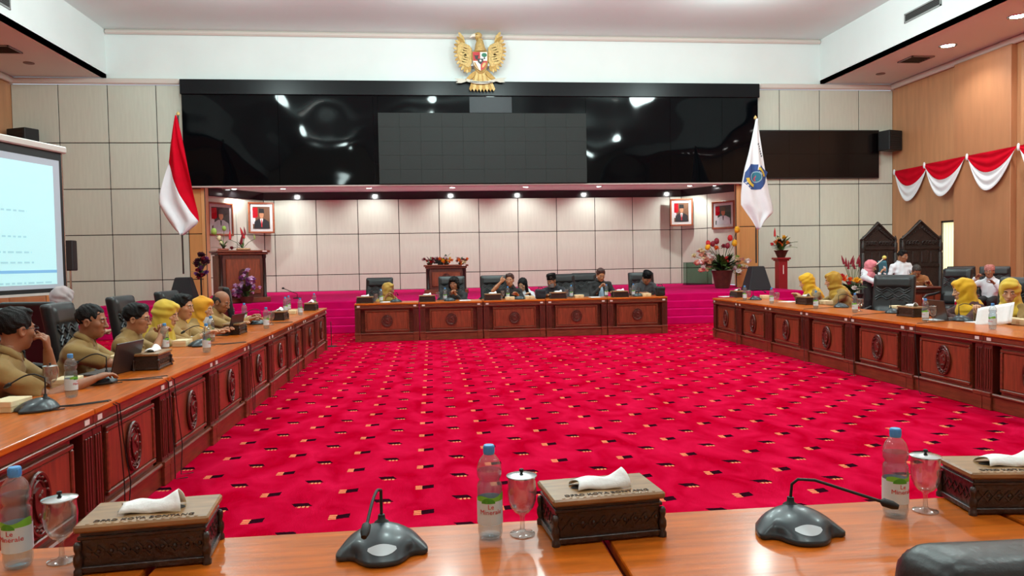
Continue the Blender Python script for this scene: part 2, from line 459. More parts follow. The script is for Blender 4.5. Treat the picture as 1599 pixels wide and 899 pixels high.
# black acrylic fascia over the stage
fx0, fx1 = at(282, 124, Y=20.1).x, at(1184, 131, Y=20.1).x
fz1, fzb, fz0 = at(733, 127.5, Y=20.1).z, at(733, 150, Y=20.1).z, at(733, 287.5, Y=20.1).z
fa = thing('black_fascia', 'wide glossy black fascia spanning the stage opening under the eagle emblem', 'fascia', (0, 20.1, 0))
MB().box(fx0, fx1, .1, .19, fz0, fz1).build('backing', M_bldk, fa)
MB().box(fx0 - .02, fx1 + .02, -.05, .1, fzb, fz1).build('top_band', mat('fascia band', (12, 13, 17), .3, spec=.2), fa, bevel=.01)
lx0, lx1 = at(590, 176, Y=20.05).x, at(915, 176, Y=20.05).x
lz0, lz1 = at(750, 286, Y=20.05).z, at(750, 176.5, Y=20.05).z
cuts = [fx0, fx0 + 2.43, fx0 + 4.9, lx0, (lx0 + lx1) / 2, lx1, lx1 + 2.4, lx1 + 3.9, fx1 - .02]
for i in range(len(cuts) - 1):
    MB().box(cuts[i] + .004, cuts[i + 1] - .004, 0, .1, fz0 + .01, fzb).build('acrylic_sheet', M_wave, fa)
MB().box(fx0, fx1, .0, .19, fz0 - .035, fz0).build('bottom_edge', mat('fascia lip', (196, 176, 170), .6), fa)
MB().box(lx0 + 2.45, lx0 + 3.6, -.012, 0, lz1 + .02, fzb - .02).build('cover_sheet', mat('grey cover', (30, 32, 38), .4, spec=.3), fa)
ls = thing('led_wall', 'dark grey video wall set in the middle of the black fascia', 'screen', ((lx0 + lx1) / 2, 20.06, lz0))
nw, nh = 10, 5
cw, ch = (lx1 - lx0) / nw, (lz1 - lz0) / nh
cab = MB().box(0, cw - .003, -.03, .03, 0, ch - .003).mesh('led_cabinet', M_led)
for i in range(nw):
    for j in range(nh): link('led_cabinet', cab, ls, (-(lx1 - lx0) / 2 + i * cw, 0, j * ch))

# stage with four carpeted steps
sx0, sx1 = -7.6, at(1256, 450, Y=17.5).x
stg = struct(MB().box(sx0, sx1, 17.32, YB, 0, ZS).build('floor_stage', M_stage, bevel=.012))
for k in range(3):
    MB().box(sx0, sx1, 16.45 + .29 * k, 17.33, ZS / 4 * k, ZS / 4 * (k + 1)).build('step', M_stage, stg, bevel=.012)

# right veneered wall with a window slot and a pilaster
wy0, wy1, wz0, wz1 = 17.56, 18.25, .25, 2.38
rw = MB(); X0, X1 = XR, XR + .15
rw.box(X0, X1, YR, wy0, 0, ZF); rw.box(X0, X1, wy1, YW + .1, 0, ZF); rw.box(X0, X1, wy0, wy1, wz1, ZF); rw.box(X0, X1, wy0, wy1, 0, wz0)
struct(rw.build('wall_right', M_wallwood))
struct(MB().box(XR - .16, XR, 15.7, wy0, 0, ZF - .16).build('wall_pier', mat('pier veneer', (178, 122, 84), .5, var=.06, vscale=2.5, stretch=(3, 3, .35)), bevel=.01))
struct(MB().box(XR - .05, XR, 15.3, 15.42, 0, ZF - .16).build('trim_20', mat('brown strip', (120, 66, 40), .5)))
wn = struct(MB().box(XR + .1, XR + .11, wy0, wy1, wz0, wz1).build('window_1', mat('daylight pane', (255, 252, 240), .5, emit=WINDOW_E)))
fr = MB()
for a in ((wy0, wy0 + .04, wz0, wz1), (wy1 - .06, wy1, wz0, wz1), (wy0, wy1, wz1 - .05, wz1), (wy0, wy1, wz0, wz0 + .05)): fr.box(XR + .02, XR + .1, *a)
fr.build('window_frame', M_ebony, wn)
M_blind = mat('cream blind', (246, 240, 206), .7)
_bt = M_blind.node_tree.nodes['Principled BSDF']; _bt.inputs['Transmission Weight'].default_value = 0
_bt.inputs['Subsurface Weight'].default_value = 0
sl = MB().box(-.004, .004, -.055, .055, 0, wz1 - wz0 - .1).mesh('blind_slat', M_blind)
for k in range(6): link('blind_slat', sl, wn, (XR + .06, wy0 + .09 + k * .105, wz0 + .05), (0, 0, R(52)))

# ceiling lamps
lm = MB(); lm.lathe([(.32, 0), (.34, -.03), (.34, 0)], 28); ring = lm.mesh('rim', M_steel, 40)
dm = MB().lathe([(.30, -.01), (.28, -.06), (.2, -.11), (.1, -.135), (0, -.14)], 28).mesh('diffuser', M_lamp, 60)
for i, (x, y) in enumerate(LAMPS):
    t = thing('ceiling_lamp', 'dome lamp on the high ceiling, %s row from stage, %s from left' % (ORDL[i // 4], ORDL[i % 4]), 'ceiling lamp', (x, y, ZC), 0, 'dome lamps on the high ceiling')
    link('rim', ring, t); link('diffuser', dm, t)
    ld = bpy.data.lights.new('lamp_light', 'POINT'); ld.energy = CEIL_W * (1.3 if x > 5 else 1) * (1.0, 1.05, .9, .5)[i // 4]; ld.shadow_soft_size = .22; ld.color = (.8, 1, .98); ld.specular_factor = .15
    lo = bpy.data.objects.new('lamp_light', ld); COL.objects.link(lo); lo.parent = t; lo.location = (0, 0, -.85)
rim2 = MB().lathe([(.075, 0), (.1, -.012), (.105, 0)], 20).mesh('rim', M_steel, 40)
dis2 = MB().lathe([(0, -.006), (.075, -.004), (.075, .0)], 20).mesh('bulb', mat('spot glow', (255, 253, 248), .4, emit=60), 60)


def downlight(loc, watt, label, group, sc=1.0, angle=120, aim=0.0):
    t = thing('downlight', label, 'downlight', loc, 0, group); t.scale = (sc, sc, sc)
    link('rim', rim2, t); link('bulb', dis2, t)
    ld = bpy.data.lights.new('spot_light', 'SPOT'); ld.energy = watt; ld.spot_size = R(angle); ld.spot_blend = .7; ld.shadow_soft_size = .06; ld.color = (.97, 1, .97)
    lo = bpy.data.objects.new('spot_light', ld); COL.objects.link(lo); lo.parent = t; lo.location = (0, 0, -.03); lo.rotation_euler = (aim, 0, 0)


for k in range(7):
    downlight((12.3, 16.46 - 2.1 * k, ZF), SOFFIT_W, '%s lit downlight from the stage wall in the right soffit' % ORDL[k], 'downlights in the right soffit', 1.9, 140)
for k, (px, py) in enumerate(((372, 297.5), (443, 295), (576, 293.5), (706, 293.5), (820, 292.5), (934, 291.5), (1077, 290), (1112, 291))):  # leftmost light is added to brighten the left splayed wall
    p = at(px, py, Z=bandz1); p.y = min(p.y, 23.0)
    downlight((p.x, p.y, bandz1), STAGE_W, '%s lit downlight from the left in the stage soffit' % ORDL[k], 'downlights in the stage soffit', 1.0, 130, R(28))
# unlit fittings and grilles
blank = MB().lathe([(.12, 0), (.12, -.015), (.09, -.02), (0, -.02)], 20).mesh('cover', mat('dull fitting', (120, 98, 90), .5), 40)
for k, (px, py, lab) in enumerate(((1375, 115, 'round unlit downlight in the right soffit by the front wall'), (45, 98, 'round unlit downlight in the left soffit'))):
    o = link('unlit_downlight', blank, None, at(px, py, Z=ZF)); tag(o, lab, 'downlight')


def grille(name, label, loc, w, h, rot, n=6):
    t = thing(name, label, 'air vent', loc); t.rotation_euler = rot
    b = MB(); b.box(-w / 2, w / 2, -h / 2, -h / 2 + .03, 0, .03); b.box(-w / 2, w / 2, h / 2 - .03, h / 2, 0, .03); b.box(-w / 2, -w / 2 + .03, -h / 2, h / 2, 0, .03); b.box(w / 2 - .03, w / 2, -h / 2, h / 2, 0, .03)
    b.build('frame', mat('vent frame', (150, 156, 154), .5), t)
    MB().box(-w / 2, w / 2, -h / 2, h / 2, 0, .006).build('recess', M_rub, t)
    s = MB().box(-w / 2, w / 2, -.012, .012, .006, .02).mesh('slat', mat('vent slat', (70, 74, 72), .5))
    for k in range(n): link('slat', s, t, (0, -h / 2 + h * (k + .5) / n, .004), (R(25), 0, 0))


p = at(1441, 15.5, X=BXR); grille('air_vent', 'long slotted air vent on the right white bulkhead', (BXR, p.y, p.z), 1.25, .22, (R(90), 0, R(-90)))
p = at(2, 2, X=BXL); grille('air_vent', 'long slotted air vent on the left white bulkhead', (BXL, p.y - .35, p.z + .03), 1.25, .22, (R(90), 0, R(90)))
p = at(1430, 92, Z=ZF); grille('air_vent', 'square air grille in the right soffit', (p.x, p.y, ZF), .6, .6, (PI, 0, 0))
p = at(2, 76, Z=ZF); grille('air_vent', 'square air grille in the left soffit', (p.x, p.y, ZF), .6, .6, (PI, 0, 0))

# black display right of the stage
t = thing('wall_display', 'wide black switched-off display on the panelled wall right of the stage', 'screen', (0, YW, 0))
a, b = at(1190, 203, Y=YW - .1), at(1373, 278.5, Y=YW - .1)
za, zb = at(1280, 203, Y=YW - .1).z, at(1280, 278.5, Y=YW - .1).z
MB().box(fx1 + .03, b.x, -.1, -.02, zb, za).build('bezel', M_blackm, t, bevel=.01)
xm = fx1 + .03
for i in range(4):
    for j in range(2):
        wj, hj = (b.x - xm - .06) / 4, (za - zb - .06) / 2
        MB().box(xm + .03 + i * wj + .002, xm + .03 + (i + 1) * wj - .002, -.108, -.1, zb + .03 + j * hj + .002, zb + .03 + (j + 1) * hj - .002).build('screen_tile', mat('black screen', (12, 9, 10), .22, spec=.3), t)


def speaker(label, loc, rz, w, h, d, tilt=0):
    t = thing('loudspeaker', label, 'loudspeaker', loc, rz); t.rotation_euler = (tilt, 0, rz)
    MB().frustum((-w / 2, w / 2, -d / 2, d / 2), (-w / 2, w / 2, -d / 2, d / 2), -h / 2, h / 2).build('cabinet', M_blackm, t, bevel=.02, seg=2)
    g = MB(); n = 9
    for k in range(n): g.box(-w * .44, w * .44, -d / 2 - .012, -d / 2, -h * .45 + h * .9 * k / n, -h * .45 + h * .9 * (k + .6) / n)
    g.build('grille', mat('speaker grille', (30, 31, 33), .6), t)
    MB().box(-.04, .04, d / 2, d / 2 + .12, -.05, .05).build('bracket', M_rub, t)
    return t


p = at(1390, 220, Y=19.95); speaker('black wall speaker in the corner beside the black display', p, R(18), .52, .56, .38)
p = at(36, 214, Y=19.9); speaker('black wall speaker above the projection screen on the left wall', p, R(-25), .62, .4, .4)

# swagged red and white bunting on the right wall
sw = [at(*q, X=XR - .03) for q in ((1396, 267), (1451, 258), (1518, 242), (1599, 223))]
zt = sum(p.z for p in sw) / 4
ys = [sw[0].y, sw[1].y, sw[2].y, sw[3].y, sw[3].y - 1.6]
for k in range(4):
    y0, y1 = ys[k], ys[k + 1]; wd = y0 - y1; mid = (y0 + y1) / 2
    lab = ['red and white cloth swag nearest the corner of the right wall', 'red and white cloth swag above the window on the right wall', 'red and white cloth swag on the pier of the right wall', 'red and white cloth swag cut by the right edge of the frame'][k]
    t = thing('bunting_swag', lab, 'bunting', (XR - .17 if 0 < k else XR - .02, mid, zt), 0, 'red and white swags on the right wall')

    def sf(u, v, v0, v1, wd=wd):
        s = u * 2 - 1; sag = (1 - s * s)
        vv = v0 + (v1 - v0) * v
        top = -.02
        zb_ = top - sag * (.78 * vv) - .1 * vv
        ex = 1 - .1 * vv
        x = -.03 - .07 * vv * sag - .02 * math.sin(vv * 26 + 2 * abs(s)) * sag
        return (x, -s * (wd / 2 - .004) * ex, zb_)
    cl = MB(); cl.grid(lambda u, v: sf(u, v, 0, .56), 20, 12); cl.build('red_cloth', M_red, t, 60)
    cl = MB(); cl.grid(lambda u, v: sf(u, v, .56, 1.05), 20, 16); cl.build('white_cloth', M_wcloth, t, 60)
    MB().sphere((-.03, wd / 2 - .04, -.05), (.03, .04, .09), 10, 6).build('gathered_knot', M_wcloth, t, 60)

# ================================================================== desks
def emblem_mesh(rx, rz, name='emblem', mt=None):
    b = MB(); n = 28
    M = RX(PI / 2)
    b.prism([(rx * math.cos(2 * PI * i / n), rz * math.sin(2 * PI * i / n)) for i in range(n)], 0, .008, M)
    b.tube([(rx * math.cos(2 * PI * i / n), -.012, rz * math.sin(2 * PI * i / n)) for i in range(n)], .011, 6, closed=True)
    b.tube([(rx * .72 * math.cos(2 * PI * i / n), -.01, rz * .76 * math.sin(2 * PI * i / n)) for i in range(n)], .006, 5, closed=True)
    sh = [(-.5, .45), (0, .55), (.5, .45), (.5, 0), (.3, -.4), (0, -.62), (-.3, -.4), (-.5, 0)]
    b.prism([(x * rx, z * rz) for x, z in sh], .006, .02, M)
    r2 = random.Random(3)
    for k in range(16):
        a = 2 * PI * k / 16; b.sphere((rx * .86 * math.cos(a), -.012, rz * .88 * math.sin(a)), .009 + .004 * r2.random(), 6, 4)
    for k in range(9): b.sphere(((r2.random() - .5) * rx * .7, -.02, (r2.random() - .5) * rz * .8), (.012, .008, .018), 6, 4)
    return b.mesh(name, mt or M_dkwood, 50)


EMB_OVAL = emblem_mesh(.098, .15); EMB_ROUND = emblem_mesh(.105, .115)
DH = .75


def make_desk(w, d, emb, label='', stick=True):
    """front board faces local -Y, origin on the floor at the middle of the front edge of the top"""
    t = thing('council_desk', label, 'desk')
    hw = w / 2 - .003
    MB().box(-hw, hw, 0, d, DH - .034, DH).build('table_top', M_top, t, bevel=.007, seg=2)
    b = MB(); b.box(-hw, hw, .012, .05, DH - .085, DH - .034); b.box(-hw, hw, -.002, .05, DH - .104, DH - .085); b.box(-hw, hw, .02, .05, DH - .118, DH - .104)
    b.build('moulding', M_wood, t, bevel=.004)
    b = MB(); b.box(-hw + .19, hw - .19, .05, .16, .02, DH - .11); b.box(-hw + .02, hw - .02, .16, .18, .02, DH - .11); b.build('front_board', M_wood, t)
    x0, x1, z0, z1 = -hw + .225, hw - .225, .225, .575
    pn = MB().box(x0, x1, .036, .052, z0, z1).build('panel', M_panelwood, t, bevel=.008)
    fr = MB()
    for q in ((x0 - .03, x1 + .03, z1, z1 + .03), (x0 - .03, x1 + .03, z0 - .03, z0), (x0 - .03, x0, z0, z1), (x1, x1 + .03, z0, z1)): fr.box(q[0], q[1], .026, .052, q[2], q[3])
    fr.build('panel_frame', M_wood, pn, bevel=.006)
    link('emblem', emb, pn, (0, .034, (z0 + z1) / 2))
    MB().box(-hw, hw, .012, .06, .135, .165).build('rail', M_wood, t, bevel=.01)
    MB().box(-hw, hw, .03, .07, 0, .135).build('plinth', M_wood, t, bevel=.005)
    for s in (-1, 1):
        b = MB(); xc = s * (hw - .055)
        b.box(xc - .055, xc + .055, .02, .16, .165, DH - .118)
        for k in (-1, 0, 1): b.box(xc + k * .03 - .009, xc + k * .03 + .009, .012, .022, .2, DH - .15)
        pl = b.build('pilaster', M_dkwood, t, bevel=.003)
        b = MB(); b.box(xc - .055, xc + .054, .004, .06, 0, .13); b.box(xc - .062, xc + .054, -.002, .06, .13, .172)
        b.build('plinth_block', M_wood, pl, bevel=.004)
        MB().box(s * hw - (.025 if s > 0 else 0), s * hw + (0 if s > 0 else .025), .06, d - .03, .02, DH - .034).build('side_board', M_wood, t)
    if stick:
        for s in (-1, 1): MB().box(s * (hw - .075) - .028, s * (hw - .075) + .028, .009, .0125, DH - .076, DH - .046).build('sticker', M_sticker, t)
    return t


XT_L, XT_R, YT_C, DD = -1.88, 5.33, 14.52, .68
kl = Kind(lambda: make_desk(1.14, DD, EMB_OVAL))
for k in range(9):
    y = 13.42 - 1.14 * (8 - k) - .57
    kl.place((XT_L, y, 0), R(90), '%s carved teak desk from the camera in the left row' % ORD[k], 'carved desks of the left row')
kr = Kind(lambda: make_desk(1.16, .8, EMB_OVAL))
for k in range(8):
    y = 13.6 - 1.16 * (7 - k) - .58
    kr.place((XT_R, y, 0), R(-90), '%s carved teak desk from the camera in the right row' % ORD[k], 'carved desks of the right row')
kc = Kind(lambda: make_desk(1.245, DD, EMB_ROUND))
for k in range(5):
    x = -1.52 + 1.255 * (k + .5)
    kc.place((x, YT_C, 0), 0, '%s from the left of five carved desks in front of the stage' % ORDL[k], 'carved desks in front of the stage')
kf = Kind(lambda: make_desk(1.196, .72, EMB_OVAL, stick=False))
for k, lab in enumerate(('glossy teak desk at the bottom left corner of the picture', 'glossy teak desk in the foreground left of the table seam', 'glossy teak desk in the foreground right of the table seam', 'glossy teak desk at the bottom right behind the chair')):
    kf.place((.465 + 1.21 * (k - 1.5), 2.172, 0), PI, lab, 'glossy desks in the foreground')


# ================================================================== chairs (SDF upholstery follows in the next section)
class Prim:
    pass


def _bb(c, r): c = np.asarray(c, float); r = np.asarray(r, float); return c - r, c + r


def ell(c, r, Rm=None, k=.0, op='add'):
    c = np.asarray(c, float); r = np.asarray(r, float); rm = r.max() if Rm is not None else r
    lo, hi = _bb(c, rm)

    def f(X, Y, Z):
        x, y, z = X - c[0], Y - c[1], Z - c[2]
        if Rm is not None:
            x, y, z = (Rm[0][0] * x + Rm[1][0] * y + Rm[2][0] * z, Rm[0][1] * x + Rm[1][1] * y + Rm[2][1] * z, Rm[0][2] * x + Rm[1][2] * y + Rm[2][2] * z)
        k0 = np.sqrt((x / r[0]) ** 2 + (y / r[1]) ** 2 + (z / r[2]) ** 2)
        k1 = np.sqrt((x / r[0] ** 2) ** 2 + (y / r[1] ** 2) ** 2 + (z / r[2] ** 2) ** 2) + 1e-9
        return k0 * (k0 - 1) / k1
    return (f, lo, hi, k, op)


def rc(a, b, ra, rb, k=.0, op='add', flat=False):
    a = np.asarray(a, float); b = np.asarray(b, float); rm = max(ra, rb)
    lo = np.minimum(a, b) - rm; hi = np.maximum(a, b) + rm; d = b - a; L2 = max(d @ d, 1e-9); Ln = math.sqrt(L2)

    def f(X, Y, Z):
        x, y, z = X - a[0], Y - a[1], Z - a[2]
        t0 = (x * d[0] + y * d[1] + z * d[2]) / L2
        t = np.clip(t0, 0, 1)
        if flat:
            q = np.sqrt((x - d[0] * t0) ** 2 + (y - d[1] * t0) ** 2 + (z - d[2] * t0) ** 2) - (ra + (rb - ra) * t)
            return np.maximum(q, (np.abs(t0 - .5) - .5) * Ln)
        return np.sqrt((x - d[0] * t) ** 2 + (y - d[1] * t) ** 2 + (z - d[2] * t) ** 2) - (ra + (rb - ra) * t)
    return (f, lo, hi, k, op)


def rbox(c, hf, r, k=.0, op='add', bend=0.0):
    c = np.asarray(c, float); hf = np.asarray(hf, float)

    def f(X, Y, Z):
        x = X - c[0]
        q = [np.abs(x) - hf[0] + r, np.abs(Y - c[1] - bend * x * x) - hf[1] + r, np.abs(Z - c[2]) - hf[2] + r]
        o = np.sqrt(sum(np.maximum(v, 0) ** 2 for v in q)); return o + np.minimum(np.maximum(q[0], np.maximum(q[1], q[2])), 0) - r
    e = np.array([0, abs(bend) * hf[0] ** 2, 0])
    return (f, c - hf - e, c + hf + e, k, op)


def plane(pt, n):
    pt = np.asarray(pt, float); n = np.asarray(n, float)
    return (lambda X, Y, Z: (X - pt[0]) * n[0] + (Y - pt[1]) * n[1] + (Z - pt[2]) * n[2], None, None, 0, 'cut')


def sdf(prims, h, noise=0.0, nf=28, seed=0):
    """surface nets over a signed distance field made of prims; returns (verts, faces)"""
    adds = [p for p in prims if p[4] == 'add']
    lo = np.min([p[1] for p in adds], 0) - 3 * h - noise; hi = np.max([p[2] for p in adds], 0) + 3 * h + noise
    n = np.ceil((hi - lo) / h).astype(int) + 1
    ax = [lo[i] + h * np.arange(n[i]) for i in range(3)]
    Fd = np.full(n, 1.0, np.float32)
    for f, l, u, k, op in prims:
        if op == 'cut': sl = (slice(None),) * 3
        else:
            pad = k + 2.5 * h + noise
            i0 = np.maximum(((l - pad - lo) / h).astype(int), 0); i1 = np.minimum(((u + pad - lo) / h).astype(int) + 2, n)
            if (i1 <= i0).any(): continue
            sl = tuple(slice(i0[i], i1[i]) for i in range(3))
        d = f(ax[0][sl[0]][:, None, None], ax[1][sl[1]][None, :, None], ax[2][sl[2]][None, None, :])
        A = Fd[sl]
        if op == 'add':
            if k > 0: hh = np.clip(.5 + .5 * (A - d) / k, 0, 1); Fd[sl] = A + (d - A) * hh - k * hh * (1 - hh)
            else: Fd[sl] = np.minimum(A, d)
        elif op == 'sub':
            if k > 0: hh = np.clip(.5 - .5 * (A + d) / k, 0, 1); Fd[sl] = A + (-d - A) * hh + k * hh * (1 - hh)
            else: Fd[sl] = np.maximum(A, -d)
        else: Fd[sl] = np.maximum(A, d)
    if noise:
        X, Y, Z = ax[0][:, None, None], ax[1][None, :, None], ax[2][None, None, :]
        ph = seed * 1.7
        wv = np.sin(nf * (.6 * X + .35 * Y + .9 * Z) + ph + 2.2 * np.sin(nf * .37 * (X - .8 * Z) + ph)) * np.sin(nf * .5 * (X * .9 - Y + .2 * Z) + 1.3 * ph + 1.7 * np.sin(nf * .3 * (Y + Z)))
        Fd = Fd + noise * wv.astype(np.float32)
    ins = Fd < 0
    c = [ins[a:n[0] - 1 + a, b:n[1] - 1 + b, g:n[2] - 1 + g] for a in (0, 1) for b in (0, 1) for g in (0, 1)]
    al = c[0].copy(); an = c[0].copy()
    for q in c[1:]: al &= q; an |= q
    mk = an & ~al
    ids = np.full(mk.shape, -1, np.int64); cnt = int(mk.sum()); ids[mk] = np.arange(cnt)
    ci, cj, ck = np.nonzero(mk); acc = np.zeros((cnt, 3)); num = np.zeros(cnt)
    for a in ((0, 0, 0), (0, 0, 1), (0, 1, 0), (0, 1, 1), (1, 0, 0), (1, 0, 1), (1, 1, 0), (1, 1, 1)):
        for axx in range(3):
            if a[axx]: continue
            b = list(a); b[axx] = 1
            fa = Fd[ci + a[0], cj + a[1], ck + a[2]]; fb = Fd[ci + b[0], cj + b[1], ck + b[2]]
            x = (fa < 0) != (fb < 0); t = np.where(x, fa / np.where(x, fa - fb, 1), 0)
            pos = np.tile(np.array(a, float), (cnt, 1)); pos[:, axx] += t
            acc += pos * x[:, None]; num += x
    V = lo + h * (np.stack([ci, cj, ck], 1) + acc / np.maximum(num, 1)[:, None])
    fs = []
    I = ins
    for axx in range(3):
        s0 = [slice(1, -1)] * 3; s1 = [slice(1, -1)] * 3; s0[axx] = slice(0, -1); s1[axx] = slice(1, None)
        A, B = I[tuple(s0)], I[tuple(s1)]
        for flip in (False, True):
            e = (A & ~B) if not flip else (~A & B)
            q = np.stack(np.nonzero(e), 1)
            if len(q) == 0: continue
            q = q + np.array([0 if i == axx else 1 for i in range(3)])
            u, v = [(1, 2), (2, 0), (0, 1)][axx]
            quad = []
            for du, dv in ((-1, -1), (0, -1), (0, 0), (-1, 0)):
                w_ = q.copy(); w_[:, u] += du; w_[:, v] += dv
                quad.append(ids[w_[:, 0], w_[:, 1], w_[:, 2]])
            quad = np.stack(quad, 1)
            fs.append(quad[:, ::-1] if flip else quad)
    return V, np.concatenate(fs)


def arr_mesh(name, parts, mt, smooth=True):
    """parts: list of (verts, faces) arrays joined into one mesh"""
    vs, fs, o = [], [], 0
    for v, f in parts: vs.append(v); fs.append(f + o); o += len(v)
    V = np.concatenate(vs); Fc = np.concatenate(fs)
    me = bpy.data.meshes.new(name)
    me.vertices.add(len(V)); me.vertices.foreach_set('co', V.astype(np.float32).ravel())
    me.loops.add(Fc.size); me.loops.foreach_set('vertex_index', Fc.astype(np.int32).ravel())
    me.polygons.add(len(Fc)); me.polygons.foreach_set('loop_start', np.arange(0, Fc.size, 4, dtype=np.int32))
    me.polygons.foreach_set('loop_total', np.full(len(Fc), 4, np.int32))
    me.update(calc_edges=True); me.validate()
    if smooth: me.polygons.foreach_set('use_smooth', [True] * len(me.polygons))
    me.materials.append(mt)
    return me


def make_chair(label=''):
    """executive chair facing local +Y"""
    t = thing('office_chair', label, 'chair')
    sv = sdf([rbox((0, .02, .44), (.27, .27, .06), .05, 0, bend=0)], .02)
    link('seat', arr_mesh('seat', [sv], M_leather), t)
    bk = [rbox((0, -.285, .86), (.29, .05, .36), .034, 0, bend=.2), rbox((0, -.262, 1.11), (.25, .05, .085), .045, .02, bend=.2), rbox((0, -.255, .62), (.22, .05, .1), .05, .05, bend=.25)]
    V, Fc = sdf(bk, .011)
    V[:, 1] -= np.clip(V[:, 2] - .5, 0, 1) * .16
    bo = link('backrest', arr_mesh('backrest', [(V, Fc)], M_leather), t)
    for k in range(4):
        b = MB(); zz = .98 - k * .035
        pts = []
        for i in range(17):
            x = -.24 + .03 * i; ph = abs(((x + .24) / .16) % 1 - .5) * 2
            z = zz + .055 * ph * (1 if k < 2 else -1) + (.0 if k < 2 else .03)
            pts.append((x, -.232 + .2 * x * x - (z - .5) * .16 + .002, z))
        b.tube(pts, .011, 6); b.build('stitched_chevron', mat('stitched piping', (54, 56, 58), .4), bo, 60)
    for s in (-1, 1):
        pts = [(s * .29, -.24, .74), (s * .33, -.12, .70), (s * .335, .1, .68), (s * .335, .22, .62), (s * .325, .2, .5), (s * .3, .05, .42), (s * .27, -.05, .4)]
        a = MB().tube(pts, .02, 8).build('armrest', M_chrome, t, 60)
        MB().tube(pts[:4], [.02, .03, .03, .02], 8).build('arm_pad', M_leather, a, 60)
    MB().lathe([(.03, .1), (.03, .3), (.022, .3), (.022, .39), (.09, .39), (.09, .4)], 12).build('column', M_chrome, t, 40)
    cs = MB().sphere((0, 0, .03), (.018, .03, .03), 10, 6).mesh('caster', M_rub, 60)
    for k in range(5):
        a = 2 * PI * k / 5
        lg = MB().tube([(.02 * math.cos(a), .02 * math.sin(a), .12), (.18 * math.cos(a), .18 * math.sin(a), .1), (.31 * math.cos(a), .31 * math.sin(a), .065)], [.03, .024, .018], 8).build('base_leg', M_chrome, t, 60)
        link('caster', cs, lg, (.31 * math.cos(a), .31 * math.sin(a), 0))
    return t


CH = Kind(make_chair)


def chair(x, y, face, label, group):
    return CH.place((x, y, 0), R(face - 90), label, group)


GL, GC, GR = 'black chairs of the left row', 'black chairs behind the central desks', 'black chairs on the right side'

# ================================================================== people
M_skin = [mat('skin %d' % i, c, .5, var=.06, vscale=14) for i, c in enumerate(((176, 122, 88), (150, 98, 68), (196, 146, 112)))]
M_lip = mat('lips', (150, 84, 72), .5); M_eye = mat('eye white', (226, 222, 214), .3); M_iris = mat('iris', (26, 18, 14), .2)
M_hair = mat('black hair', (11, 10, 10), .6, spec=.25, bump=.35, bscale=140); M_brow = mat('eyebrow hair', (26, 20, 18), .7)
M_ghair = mat('cropped hair', (52, 44, 40), .7, bump=.3, bscale=150)
M_trs = mat('dark trousers', (34, 32, 34), .8); M_shoe = mat('black shoes', (18, 17, 17), .35)


def cloth(name, rgb, **k): return mat(name, rgb, .82, bump=.12, bscale=26, var=.06, vscale=9, sheen=.1, **k)


M_khaki = cloth('khaki uniform', (138, 108, 58)); M_khaki2 = cloth('tan uniform', (156, 122, 70)); M_brownc = cloth('brown uniform', (150, 96, 50))
M_yel = cloth('yellow scarf', (206, 172, 54)); M_gold = M_gold; M_org = cloth('orange scarf', (222, 154, 30)); M_och = cloth('ochre scarf', (172, 138, 60))
M_mus = cloth('mustard scarf', (214, 164, 22)); M_dmus = cloth('dull mustard scarf', (172, 130, 36)); M_pink = cloth('pink scarf', (222, 130, 140)); M_grey = cloth('grey lilac scarf', (168, 154, 154))
M_shblack = cloth('black cloth', (22, 20, 22)); M_navy = cloth('navy cloth', (26, 26, 36)); M_charc = cloth('charcoal cloth', (52, 50, 54)); M_shwhite = cloth('white shirt cloth', (226, 230, 236)); M_lblue2 = cloth('light blue shirt', (160, 196, 222))
M_batik = mat('dark batik', (44, 26, 34), .8, rgb2=(92, 52, 48), vscale=30)
M_rbatik = mat('red batik', (150, 50, 50), .8, rgb2=(206, 150, 140), vscale=60)
M_mask = mat('face mask', (214, 220, 226), .8); M_gmask = mat('grey mask', (120, 116, 118), .8)


def head_prims(kind):
    fem = kind == 'f'
    j = .92 if fem else 1.0
    P = [ell((0, -.014, .036), (.077, .097, .088)), ell((0, .026, -.03), (.063 * j, .066, .088), k=.03),
         ell((0, .034, -.078), (.046 * j, .046, .042), k=.03), ell((0, .064, -.099), (.02 * j, .019, .017), k=.02)]
    for s in (-1, 1):
        P += [ell((s * .041, .056, -.02), (.024, .024, .022), k=.02), ell((s * .077, -.008, -.012), (.011, .022, .033), k=.006), ell((s * .084, -.004, -.012), (.005, .012, .02), k=.004, op='sub')]
    P += [rc((-.034, .078, .021), (.034, .078, .021), .012, .012, k=.012)]
    for s in (-1, 1): P += [ell((s * .031, .098, .004), (.019, .016, .012), k=.012, op='sub'), ell((s * .031, .08, .003), (.0165, .0135, .0115), k=.004)]
    P += [rc((0, .086, .012), (0, .108, -.032), .008, .0135, k=.012)]
    for s in (-1, 1): P += [ell((s * .013, .098, -.035), (.009, .01, .008), k=.008)]
    P += [rc((-.02, .086, -.063), (.02, .086, -.063), .007, .007, k=.006), rc((-.017, .085, -.073), (.017, .085, -.073), .0075, .0075, k=.006), rc((-.026, .098, -.068), (.026, .098, -.068), .0025, .0025, k=.004, op='sub')]
    P += [rc((0, -.022, -.06), (0, -.04, -.2), .05 * (.9 if fem else 1), .056 * (.9 if fem else 1), k=.03)]
    return P


_heads = {}


def head_arr(kind, h):
    if (kind, h) not in _heads: _heads[(kind, h)] = sdf(head_prims(kind), h)
    return _heads[(kind, h)]


_hair = {}


